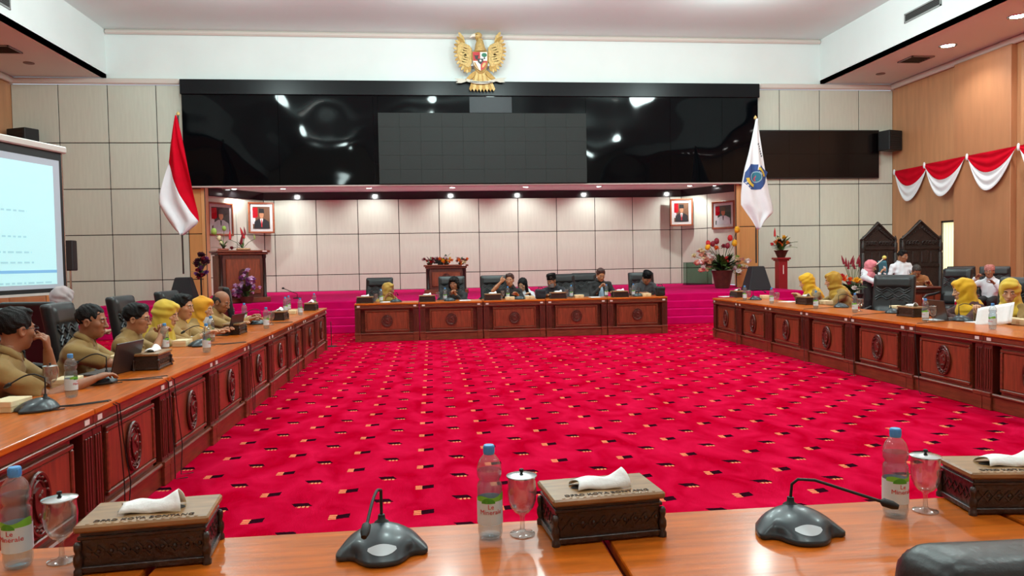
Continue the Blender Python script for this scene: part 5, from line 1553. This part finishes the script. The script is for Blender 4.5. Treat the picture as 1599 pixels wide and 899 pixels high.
def mk_id(t):
    ol = outline(rows); zb_, zt_ = rows[-1][0], rows[0][0]
    bz_ = [b[0] for b in bnd][::-1]; bx_ = [b[1] for b in bnd][::-1]

    def bd(z):
        l, r = ol(z)
        if z >= bnd[0][0]: return l
        return min(max(float(np.interp(z, bz_, bx_)), l), r)

    def dep(x, z):
        l, r = ol(z); u = (x - l) / max(r - l, .05); return -.04 - .06 * math.sin(u * 11 + 3 * z) * min(1, (zt_ - z)) - .05 * math.sin(u * PI)
    b = MB(); b.grid(lambda u, v: (lambda z: (lambda x: (x, dep(x, z), z))(bd(z) + (ol(z)[1] - bd(z)) * u))(zt_ + (bnd[-2][0] - zt_) * v), 14, 30); o = b.build('red_band', M_red, t, 70); o.modifiers.new('solid', 'SOLIDIFY').thickness = .006
    z0 = bnd[0][0]
    b = MB(); b.grid(lambda u, v: (lambda z: (lambda x: (x, dep(x, z), z))(ol(z)[0] + (bd(z) - ol(z)[0]) * u))(z0 + (zb_ - z0) * v), 14, 26); o = b.build('white_band', M_wcloth, t, 70); o.modifiers.new('solid', 'SOLIDIFY').thickness = .006


flag('national_flag', 'red over white flag hanging from a pole on the left of the stage', b0, at(276, 180, Y=YF).z - ZS, rows, mk_id)
pr = at(1181, 440, Y=YF); b1 = (pr.x, YF, ZS)
rows2 = flag_pts([(186, 1179.5, 1181.5), (210, 1174, 1184.5), (240, 1167.5, 1189.5), (262, 1162, 1193.5), (285, 1158.5, 1198), (305, 1157, 1202), (320, 1157, 1205.5), (332, 1165, 1206.5), (345, 1174, 1193), (358, 1181, 1184)], b1, YF)


def mk_city(t):
    ol = outline(rows2); zb_, zt_ = rows2[-1][0], rows2[0][0]

    def srf(x, z, off=0):
        l, r = ol(z); u = (x - l) / max(r - l, .05)
        return (x, -.04 - .045 * math.sin(u * 12 + 2 * z) * min(1, (zt_ - z) * .7) - .05 * math.sin(u * PI) - off, z)
    b = MB(); b.grid(lambda u, v: (lambda z: srf(ol(z)[0] + (ol(z)[1] - ol(z)[0]) * u, z))(zt_ + (zb_ - zt_) * v), 22, 40); o = b.build('white_cloth', M_wcloth, t, 70); o.modifiers.new('solid', 'SOLIDIFY').thickness = .006
    c = at(1178, 277, Y=YF); cx, cz = c.x - b1[0], c.z - b1[2]; s = YF / F
    em = thing('x', '', '') if False else None

    def patch(name, mt, poly, off, par):
        """poly in px about the emblem centre, tilted like the hanging cloth"""
        ca, sa = math.cos(R(-24)), math.sin(R(-24)); b = MB(); vs = []
        ctr = (sum(p[0] for p in poly) / len(poly), sum(p[1] for p in poly) / len(poly))
        ring = []
        poly = [(poly[i][0] + (poly[(i + 1) % len(poly)][0] - poly[i][0]) * k / 3, poly[i][1] + (poly[(i + 1) % len(poly)][1] - poly[i][1]) * k / 3) for i in range(len(poly)) for k in range(3)]
        for f_ in (.001, .14, .28, .42, .57, .72, .86, 1):
            for p in poly:
                x = ctr[0] + (p[0] - ctr[0]) * f_; z = ctr[1] + (p[1] - ctr[1]) * f_
                ring.append(srf(cx + (x * ca - z * sa) * s, cz + (x * sa + z * ca) * s, off))
        n = len(poly); fs = []
        for k in range(7):
            for i in range(n): fs.append((k * n + i, k * n + (i + 1) % n, (k + 1) * n + (i + 1) % n, (k + 1) * n + i))
        b.add(ring, fs); o = b.build(name, mt, par); o.modifiers.new('solid', 'SOLIDIFY').thickness = .004; return o
    circ = lambda r, n=20, sx_=1, dx=0, dz=0: [(dx + r * sx_ * math.cos(2 * PI * i / n), dz + r * math.sin(2 * PI * i / n)) for i in range(n)]
    e = patch('emblem', mat('emblem blue', (44, 74, 132), .7), [(-16, 16), (0, 21), (16, 16), (19, 0), (15, -15), (0, -22), (-15, -15), (-19, 0)], .012, o)
    patch('emblem_ring', mat('emblem pale', (150, 176, 190), .7), circ(9.2), .016, o); patch('emblem_field', mat('emblem teal', (40, 110, 130), .7), circ(7.6), .02, o)
    patch('emblem_flame', mat('emblem red', (206, 44, 70), .7), [(-3, -5), (0, 7), (4, 1), (3, -5), (0, -7)], .024, o)
    for a in (0, 180):
        pl_ = [(14.5 * math.cos(R(a + q)), 14.5 * math.sin(R(a + q))) for q in range(55, 126, 10)] + [(10.6 * math.cos(R(a + q)), 10.6 * math.sin(R(a + q))) for q in range(125, 54, -10)]
        n = len(pl_); ca, sa = math.cos(R(-50)), math.sin(R(-50)); b = MB(); vs = []
        for x, z in pl_: vs.append(srf(cx + (x * ca - z * sa) * s * 1.15, cz + (x * sa + z * ca) * s * 1.15, .026))
        h_ = n // 2; b.add(vs, [(i, i + 1, n - 2 - i, n - 1 - i) for i in range(h_ - 1)]); b.build('emblem_ribbon', mat('emblem yellow', (214, 180, 60), .7), o).modifiers.new('solid', 'SOLIDIFY').thickness = .004
    b = MB()
    for k in range(6):
        q = at(1181 + k * 1.35, 226 + k * 3.6, Y=YF); x, z = q.x - b1[0], q.z - b1[2]; pp = srf(x, z, .012); b.box(-.016, .016, -.003, .003, -.022, .022, T(*pp) @ RY(R(30)))
    b.build('printed_letters', mat('flag letters', (80, 82, 90), .7), o)


flag('city_flag', 'white flag with a blue emblem hanging from a pole right of the stage', b1, at(1180, 186, Y=YF).z - ZS, rows2, mk_city)

# ================================================================== eagle emblem
g0 = at(750, 97, Y=19.95); GS = 20 / F / 8.175
t = thing('eagle_emblem', 'gilded eagle emblem with spread wings and a red and white shield above the fascia', 'emblem', g0)
gx = lambda c: (c[0] - 513) * GS
gz = lambda c: (452 - c[1]) * GS


def gp(poly, d0, d1, name, mt, par, smooth=None, bevel=.004): return MB().prism([(gx(c), gz(c)) for c in poly], d0, d1, RX(PI / 2)).build(name, mt, par, smooth, bevel)


M_gold2 = mat('darker gilt', (168, 128, 60), .5, metal=.3, var=.2, vscale=20)
for s in (1, -1):
    mx_ = (lambda c: c) if s > 0 else (lambda c: (1020 - c[0], c[1] + 12))
    core = [(612, 280), (640, 240), (735, 195), (790, 240), (800, 330), (770, 430), (720, 490), (650, 520), (612, 450)]
    wg = gp([mx_(c) for c in core], .0, .05, 'wing', M_gold, t, bevel=.01)
    tips = [(775, 75), (800, 130), (820, 175), (838, 225), (846, 275), (846, 325), (840, 375), (828, 425), (808, 470), (782, 512), (750, 548), (715, 575), (680, 585), (650, 575)]
    for k, tp in enumerate(tips):
        f_ = k / (len(tips) - 1); rt_ = (690 - 50 * f_, 210 + 250 * f_)
        d = Vector((tp[0] - rt_[0], tp[1] - rt_[1])); n_ = Vector((-d.y, d.x)).normalized() * 25
        poly = [rt_, (rt_[0] + d.x * .5 + n_.x, rt_[1] + d.y * .5 + n_.y), (rt_[0] + d.x * .88 + n_.x * .6, rt_[1] + d.y * .88 + n_.y * .6), tp, (rt_[0] + d.x * .88 - n_.x * .6, rt_[1] + d.y * .88 - n_.y * .6), (rt_[0] + d.x * .5 - n_.x, rt_[1] + d.y * .5 - n_.y)]
        gp([mx_(c) for c in poly], .02 + .004 * (k % 2), .036 + .004 * (k % 2), 'feather', M_gold2 if k % 2 else M_gold, wg, bevel=.002)
    for k in range(8):
        c0 = (650 + 14 * (k % 4), 290 + 28 * k); poly = [(c0[0] - 26, c0[1] - 30), (c0[0] + 50, c0[1] - 55), (c0[0] + 84, c0[1] - 30), (c0[0] + 50, c0[1] - 8), (c0[0] - 10, c0[1])]
        gp([mx_(c) for c in poly], .05, .062, 'covert_feather', M_gold, wg, bevel=.003)
    lgp = [(590, 560), (640, 600), (700, 660), (680, 690), (610, 650), (570, 600)]
    gp([mx_(c) for c in lgp], .03, .07, 'leg', M_gold2, t, bevel=.006)
    for k in range(3): gp([mx_(c) for c in [(690, 660), (760 + 20 * k, 650 + 22 * k), (840 - 8 * k, 650 + 28 * k), (755, 690 + 10 * k), (690, 690)]], .03 + .006 * k, .04 + .006 * k, 'ribbon_end', mat('ribbon silver', (206, 200, 184), .5), t, bevel=.002)
b = MB(); b.sphere((gx((515, 0)), -.03, gz((0, 420))), (.21, .09, .4), 18, 12); b.tube([(gx((512, 0)), -.05, gz((0, 330))), (gx((508, 0)), -.06, gz((0, 240))), (gx((512, 0)), -.06, gz((0, 170)))], [.16, .12, .07], 14)
bd_ = b.build('torso', M_gold, t, 60)
b = MB(); b.sphere((gx((488, 0)), -.08, gz((0, 135))), (.11, .085, .09), 16, 10); hd_ = b.build('head', M_gold, t, 60)
MB().tube([(gx((450, 0)), -.1, gz((0, 132))), (gx((415, 0)), -.1, gz((0, 138))), (gx((385, 0)), -.1, gz((0, 162)))], [.055, .042, .008], 10).build('beak', mat('pale beak', (236, 230, 214), .5), hd_, 60)
MB().sphere((gx((470, 0)), -.155, gz((0, 128))), .014, 8, 6).build('eye', M_rub, hd_, 60)
MB().tube([(gx((465, 0)), -.12, gz((0, 170))), (gx((468, 0)), -.13, gz((0, 205)))], [.03, .012], 8).build('wattle', M_gold2, hd_, 60)
for k in range(8):
    f_ = k / 7; xt = 385 + 290 * f_; xr = 460 + 120 * f_
    gp([(xr - 18, 560), (xr + 18, 560), (xt + 20, 790), (xt, 828 - 14 * abs(f_ - .5)), (xt - 20, 790)], .02 + .006 * (k % 2), .035 + .006 * (k % 2), 'tail_feather', M_gold if k % 2 else M_gold2, t, bevel=.003)
b = MB(); b.grid(lambda u, v: (gx((330 + 370 * u, 0)), -.085 - .03 * math.sin(PI * u), gz((0, 665 + 55 * math.sin(PI * u) ** .8 * .7 + 34 * v))), 20, 2, th=.01); rib = b.build('ribbon', MATS['ribbon silver'], t, 60)
me = text_mesh('BHINNEKA TUNGGAL IKA', .052, .002, M_rub); o = link('lettering', me, rib, (gx((515, 0)), -.123, gz((0, 722)))); o.rotation_euler = (R(90), 0, 0)
shp = [(408, 335), (606, 335), (606, 430), (592, 500), (560, 550), (513, 585), (460, 550), (424, 500), (408, 430)]
sh_ = gp(shp, .1, .125, 'shield', M_gold2, t)
M_sr, M_sw, M_sk, M_sg = mat('shield red', (186, 34, 46), .5), mat('shield white', (238, 236, 230), .5), mat('shield black', (36, 30, 28), .5), mat('shield green', (30, 110, 80), .5)
gp([(416, 343), (505, 343), (505, 450), (418, 450)], .125, .13, 'shield_quarter', M_sr, sh_, bevel=0); gp([(509, 343), (598, 343), (596, 450), (509, 450)], .125, .13, 'shield_quarter', M_sw, sh_, bevel=0)
gp([(418, 454), (511, 454), (511, 574), (466, 545), (432, 500)], .125, .13, 'shield_quarter', M_sw, sh_, bevel=0); gp([(515, 454), (596, 454), (584, 500), (554, 545), (515, 574)], .125, .13, 'shield_quarter', M_sr, sh_, bevel=0)
gp([(470, 425), (546, 425), (546, 460), (512, 498), (480, 470)], .13, .136, 'shield_centre', M_sk, sh_, bevel=0)
st_ = [(512 + (20 if i % 2 == 0 else 8) * math.sin(PI * i / 5), 450 - (20 if i % 2 == 0 else 8) * math.cos(PI * i / 5)) for i in range(10)]
gp(st_, .136, .14, 'star', M_sw, sh_, bevel=0)
gp([(430, 375), (445, 385), (475, 385), (492, 375), (485, 395), (475, 430), (462, 440), (448, 430), (440, 395)], .13, .135, 'bull_head', M_sk, sh_, bevel=0)
gp([(560 + 34 * math.cos(2 * PI * i / 14), 380 + 26 * math.sin(2 * PI * i / 14)) for i in range(14)], .13, .135, 'tree_crown', M_sg, sh_, bevel=0); gp([(556, 400), (564, 400), (572, 430), (550, 430)], .13, .135, 'tree_trunk', M_sk, sh_, bevel=0)
for q, mt_ in ((0, M_gold2),): gp([(430, 468), (444, 468), (480, 540), (500, 560), (470, 545), (440, 505)], .13, .134, 'rice_ear', mt_, sh_, bevel=0)
gp([(545, 480), (575, 470), (578, 492), (550, 530), (530, 538), (530, 515)], .13, .134, 'chain', M_gold, sh_, bevel=0)
MB().box(-.25, .25, .0, .34, -.1, .25).build('mount', M_white, t)


# ================================================================== portraits
def portrait(label, c, rz, w, h, suit, bg, cap, red=True):
    t = thing('framed_portrait', label, 'picture', c, rz, 'framed portraits on the stage walls')
    fr = MB(); fw_ = .055
    for q in ((-w / 2, w / 2, h / 2 - fw_, h / 2), (-w / 2, w / 2, -h / 2, -h / 2 + fw_), (-w / 2, -w / 2 + fw_, -h / 2, h / 2), (w / 2 - fw_, w / 2, -h / 2, h / 2)): fr.box(q[0], q[1], -.05, 0, q[2], q[3])
    fr.build('frame', M_frame, t, bevel=.008)
    MB().box(-w / 2 + .03, w / 2 - .03, -.02, -.005, -h / 2 + .03, h / 2 - .03).build('mat_board', mat('mat board', (226, 232, 232), .7), t)
    a, b_ = w / 2 - .135, h / 2 - .14
    pc = MB().box(-a, a, -.024, -.02, -b_, b_).build('photo_print', bg, t)
    lay = lambda poly, z0, nm, mt_: MB().prism(poly, z0, z0 + .002, RX(PI / 2)).build(nm, mt_, pc)
    if red:
        lay([(-a, b_ * .9), (-a * .45, b_ * .95), (-a * .4, b_ * .1), (-a * .7, -b_ * .05), (-a, 0)], .024, 'flag_cloth', M_red); lay([(-a, 0), (-a * .7, -b_ * .05), (-a * .72, -b_ * .5), (-a, -b_ * .6)], .024, 'flag_cloth', M_wcloth)
    lay([(-a * .86, -b_), (-a * .8, -b_ * .35), (-a * .3, -b_ * .08), (a * .34, -b_ * .08), (a * .86, -b_ * .35), (a * .92, -b_)], .027, 'suit', suit)
    if suit is not M_shwhite:
        lay([(-a * .16, -b_ * .08), (a * .18, -b_ * .08), (a * .02, -b_ * .8)], .03, 'shirt_front', M_sw); lay([(-a * .04, -b_ * .15), (a * .07, -b_ * .15), (a * .08, -b_ * .85), (-a * .05, -b_ * .85)], .033, 'necktie', M_sr)
    else: lay([(-a * .06, -b_ * .12), (a * .08, -b_ * .12), (a * .05, -b_ * .55), (-a * .03, -b_ * .55)], .03, 'necktie', M_sk)
    n = 18; lay([(a * .02 + a * .25 * math.cos(2 * PI * i / n), b_ * .28 + b_ * .34 * math.sin(2 * PI * i / n)) for i in range(n)], .03, 'face', M_skin[0])
    lay([(-a * .3, b_ * .42), (a * .34, b_ * .42), (a * .3, b_ * .82), (-a * .26, b_ * .84)], .033, 'cap', cap)
    MB().box(-w / 2 + .05, w / 2 - .05, -.03, -.029, -h / 2 + .05, h / 2 - .05).build('glazing', glass_mat('picture glass', (255, 255, 255), .98, .02), t)


M_pbr, M_pgr, M_pdk = mat('print brown', (110, 72, 44), .6, var=.2, vscale=4), mat('print green', (60, 92, 80), .6), mat('print dark', (52, 48, 46), .6)
al, ar = math.atan2(Q2.y - Q1.y, Q2.x - Q1.x), math.atan2(Q4.y - Q3.y, Q4.x - Q3.x)


def on_line(px, py, A, B):
    d = FWD + RGT * ((px - CX) / F) - UPV * ((py - CY) / F)
    nx, ny = -(B.y - A.y), (B.x - A.x); tt = (A.x * nx + A.y * ny) / (d.x * nx + d.y * ny); return Vector((0, 0, H)) + d * tt


def off(v, ang, k=.02): return (v.x + math.sin(ang) * k, v.y - math.cos(ang) * k, v.z)


c = on_line(343, 342, Q1, Q2); portrait('framed portrait of a person in a white uniform, far left', off(c, al), al, .93, .98, M_shwhite, M_pdk, M_pdk)
c = at(408, 340, Y=23.72); portrait('framed portrait of a person in a dark suit left of the stage wall', c, R(20), .78, .96, M_navy, M_pbr, M_shblack)
c = at(1064, 331.5, Y=23.72); portrait('framed portrait of a person in a dark suit right of the stage wall', c, R(-16), .74, .9, M_navy, M_pbr, M_shblack)
c = on_line(1130.5, 335.5, Q3, Q4); portrait('framed portrait of a person in a white uniform, far right', off(c, ar), ar, .86, .88, M_shwhite, M_pgr, mat('print olive', (96, 104, 80), .6))

# ================================================================== projection screen
pr_ = at(99, 345, Y=9.8); pl_ = at(0, 345, Y=8.85)
dv = (pr_.xy - pl_.xy).normalized(); ang = math.atan2(dv.y, dv.x)
t = thing('projection_screen', 'white tripod projection screen showing a pale document at the left edge', 'projection screen', (pr_.x, pr_.y, 0), ang)
ztop_, zbot_ = at(99, 237, Y=9.8).z, at(99, 455, Y=9.8).z; W_ = 2.35
MB().box(-W_ - .05, .06, -.045, .045, ztop_ - .02, ztop_ + .065).build('roller_case', mat('case white', (206, 200, 194), .4), t, bevel=.015)
MB().box(-W_, 0, -.006, 0, zbot_, ztop_).build('black_border', M_blackm, t)
MB().box(-W_ + .05, -.05, -.009, -.006, zbot_ + .05, ztop_ - .12).build('fabric', mat('screen fabric', (160, 168, 178), .8, emit=.35), t)  # fabric glows by itself in place of the projector light it reflects
pj = MB().box(-W_ + .12, -.16, -.0115, -.009, zbot_ + .1, ztop_ - .2).build('projected_page', mat('projected page', (160, 200, 204), .8, emit=.85), t)  # projector light put into the page as emission
MB().box(-W_ + .12, -.16, -.0135, -.0115, zbot_ + .24, zbot_ + .275).build('projected_bar', mat('projected bar', (110, 160, 196), .8, emit=.7), pj)
tx = MB(); q = random.Random(4)
for z, x1_ in ((1.9, -.62), (1.72, -.55), (1.6, -.52), (2.2, -.6), (1.36, -.25)):
    x = -W_ + .3
    while x < x1_: ww = q.uniform(.03, .12); tx.box(x, min(x + ww, x1_), -.0125, -.0115, z, z + .022); x += ww + .03
tx.build('projected_text', mat('projected text', (140, 180, 186), .8, emit=.75), pj)['kind'] = 'stuff'
MB().box(-W_ - .02, .03, -.02, .02, zbot_ - .03, zbot_).build('bottom_bar', mat('case white', (206, 200, 194), .4), t)
MB().tube([(.035, .03, .05), (.035, .03, ztop_ + .02)], .016, 8).build('pole', M_chrome, t, 60)
for k in range(3):
    a = R(30 + 120 * k); MB().tube([(.035, .03, .5), (.035 + .45 * math.cos(a), .03 + .45 * math.sin(a), .02)], .014, 8).build('tripod_leg', M_chrome, t, 60)
# column loudspeaker behind it and a wooden cabinet
p = at(109, 399, Y=15.5); t = thing('column_loudspeaker', 'slim black loudspeaker on a stand behind the projection screen', 'loudspeaker', (p.x, 15.5, 0))
MB().box(-.1, .1, -.1, .1, p.z - .3, p.z + .3).build('cabinet', M_blackm, t, bevel=.015); MB().box(-.085, .085, -.108, -.1, p.z - .28, p.z + .28).build('grille', mat('speaker grille', (30, 31, 33), .6), t)
MB().tube([(0, 0, .02), (0, 0, p.z - .3)], .02, 8).build('pole', M_chrome, t, 60); MB().lathe([(.25, 0), (.25, .02), (.03, .04), (0, .04)], 18).build('base', M_blackm, t, 50)
p = at(82, 457, Y=13.2); t = thing('wooden_cabinet', 'low orange-brown wooden cabinet below the projection screen', 'cabinet', (p.x, 13.2, 0))
MB().box(-1.9, 0, 0, .5, 0, p.z - .03).build('carcass', M_wallwood, t); MB().box(-1.92, .02, -.02, .52, p.z - .03, p.z).build('top', M_orange, t, bevel=.005); MB().box(-.09, 0, -.02, 0, .02, p.z - .03).build('corner_post', M_orange, t, bevel=.004)
for k in range(3):
    d_ = MB().box(-1.85 + .59 * k, -1.29 + .59 * k, -.018, 0, .06, p.z - .06).build('door', M_wallwood, t, bevel=.006); MB().sphere((-1.33 + .59 * k, -.03, .6), .015, 8, 6).build('knob', M_chrome, d_, 60)


# ================================================================== right background: carved screens, small desk, microphone
def gebyok(label, x0, x1, zs_, zp, Y):
    w_ = x1 - x0; t = thing('carved_screen', label, 'carved screen', ((x0 + x1) / 2, Y, 0), 0, 'pointed carved screens')
    MB().prism([(-w_ / 2, 0), (w_ / 2, 0), (w_ / 2, zs_), (w_ * .3, zs_ + (zp - zs_) * .36), (0, zp), (-w_ * .3, zs_ + (zp - zs_) * .36), (-w_ / 2, zs_)], -.02, .03, RX(PI / 2)).build('back_board', M_ebony, t)
    fr = MB(); pts = [(-w_ / 2 + .02, -.04, zs_), (-w_ * .3, -.04, zs_ + (zp - zs_) * .36 - .02), (0, -.04, zp - .04), (w_ * .3, -.04, zs_ + (zp - zs_) * .36 - .02), (w_ / 2 - .02, -.04, zs_)]
    fr.tube(pts, .035, 6); fr.box(-w_ / 2, w_ / 2, -.06, -.03, zs_ - .25, zs_ - .2); fr.box(-w_ / 2, w_ / 2, -.06, -.03, 1.2, 1.26); fr.build('frame_rails', M_ebony, t)
    cv = MB()
    for s in (-1, 1):
        for k in range(7):
            cx_, cz_ = s * w_ * (.06 + .055 * k), zs_ + (zp - zs_) * (.6 - .09 * k) - .02
            cv.tube([(cx_ + .05 * (1 - q / 16) * math.cos(q * .8) * s, -.045, cz_ + .05 * (1 - q / 16) * math.sin(q * .8)) for q in range(14)], .012, 5)
        for k in range(5):
            cx_, cz_ = s * w_ * (.08 + .08 * k), zs_ - .1
            cv.tube([(cx_ + .06 * (1 - q / 14) * math.cos(q * .8) * s, -.045, cz_ + .06 * (1 - q / 14) * math.sin(q * .8)) for q in range(12)], .014, 5)
    cv.build('scroll_carving', M_ebony, t, 60)
    for k in range(4): MB().box(-w_ / 2 + .08 + k * (w_ - .1) / 4, -w_ / 2 + .02 + (k + 1) * (w_ - .1) / 4, -.04, -.02, 1.3, zs_ - .3).build('carved_panel', M_ebony, t, bevel=.01)
    for s in (-1, 1):
        MB().lathe([(.05, 0), (.05, zs_ - .35), (.035, zs_ - .33), (.05, zs_ - .28), (.05, zs_ - .1), (.03, zs_ - .07), (.04, zs_ - .02), (.02, zs_ + .06), (0, zs_ + .1)], 10, T(s * (w_ / 2 + (.0 if s > 0 else -.06)), -.03, 0)).build('finial_post', M_ebony, t, 50)


YG = 17.4
x0, x1, x2, x3 = at(1343, 380, Y=YG).x, at(1397, 380, Y=YG).x, at(1405, 380, Y=YG).x, at(1467, 380, Y=YG).x
gebyok('dark carved wooden screen with a pointed top, left of the pair', x0, x1, at(1370, 374, Y=YG).z, at(1370, 346, Y=YG).z, YG)
gebyok('dark carved wooden screen with a pointed top, nearer the window', x2, x3, at(1434, 373, Y=YG).z, at(1434, 343, Y=YG).z, YG)
p = at(1441, 450, Y=14.3); zt_ = at(1441, 447.5, Y=14.3).z
t = thing('small_desk', 'small carved wooden desk in front of the man in brown', 'desk', (p.x, 14.35, 0))
MB().box(-.42, .42, -.25, .25, zt_ - .04, zt_).build('top', M_dkwood, t, bevel=.008); MB().box(-.38, .38, -.21, .2, .03, zt_ - .12).build('body', M_dkwood, t)
MB().box(-.4, .4, -.23, .23, zt_ - .12, zt_ - .04).build('frieze', M_carve, t, bevel=.01)
for k in range(3): MB().box(-.36 + .25 * k, -.14 + .25 * k, -.222, -.21, .1, zt_ - .16).build('panel', M_panelwood, t, bevel=.006)
o = MB().box(-.14, .14, -.1, .1, 0, .012).build('writing_book', M_paper, None, loc=(p.x - .12, 14.3, zt_ + .001)); tag(o, 'white open register on the small carved desk', 'book')
p = at(1372, 440, Y=15.2); t = thing('microphone_stand', 'microphone stand with a yellow foam ball by the pink headscarf', 'microphone stand', (p.x, 15.2, 0))
e_ = at(1381, 402, Y=15.2); zz = at(1368, 413, Y=15.2).z
MB().lathe([(.16, 0), (.16, .02), (.02, .03), (0, .03)], 16).build('base', M_rub, t, 50); MB().tube([(-.03, 0, .02), (-.03, 0, zz)], .012, 8).build('pole', M_rub, t, 60)
MB().tube([(-.05, 0, zz), (e_.x - p.x - .03, 0, e_.z - .03)], .012, 8).build('microphone', mat('mic white', (226, 220, 206), .4), t, 60); MB().sphere((e_.x - p.x, 0, e_.z), .045, 12, 8).build('foam_ball', mat('yellow foam', (222, 206, 110), .9), t, 60)
p = at(1376, 438, Y=15.3); t = thing('teal_sash', 'teal sash with pale printing hanging by the microphone stand', 'sash', (p.x, 15.32, 0))
z0_, z1_ = at(1376, 470, Y=15.3).z, at(1376, 407, Y=15.3).z
b = MB(); b.grid(lambda u, v: ((u - .5) * .2 + .06 * math.sin(v * 2.6), .03 * math.sin(u * 3) + .02 * math.sin(v * 6), z0_ + (z1_ - z0_) * v), 6, 16); o = b.build('cloth', mat('teal cloth', (54, 110, 128), .7, var=.1), t, 70); o.modifiers.new('solid', 'SOLIDIFY').thickness = .006
b = MB()
for k in range(9): v = .2 + .08 * k; b.box(-.03, .03, -.006, .0, -.018, .018, T(.04 + .06 * math.sin(v * 2.6), .03 * math.sin(2.1) + .02 * math.sin(v * 6) - .006, z0_ + (z1_ - z0_) * v) @ RY(R(20)))
b.build('pale_print', M_wcloth, t); MB().tube([(.06, 0, .0), (.06, 0, z1_)], .012, 6, T(0, .03, 0)).build('hanger_pole', M_rub, t, 60); MB().lathe([(.14, 0), (.14, .02), (0, .03)], 14, T(.06, .03, 0)).build('hanger_base', M_rub, t, 50)
p = at(1368, 429, Y=15.25)
o = MB().box(-.035, .035, -.005, .005, 0, .14).build('phone', M_blackm, None, bevel=.003, loc=(at(1372, 423, Y=15.33).x, 15.33, at(1372, 426, Y=15.33).z)); o.rotation_euler = (R(-30), R(50), 0); tag(o, 'black phone held by the woman in the pink headscarf', 'phone')
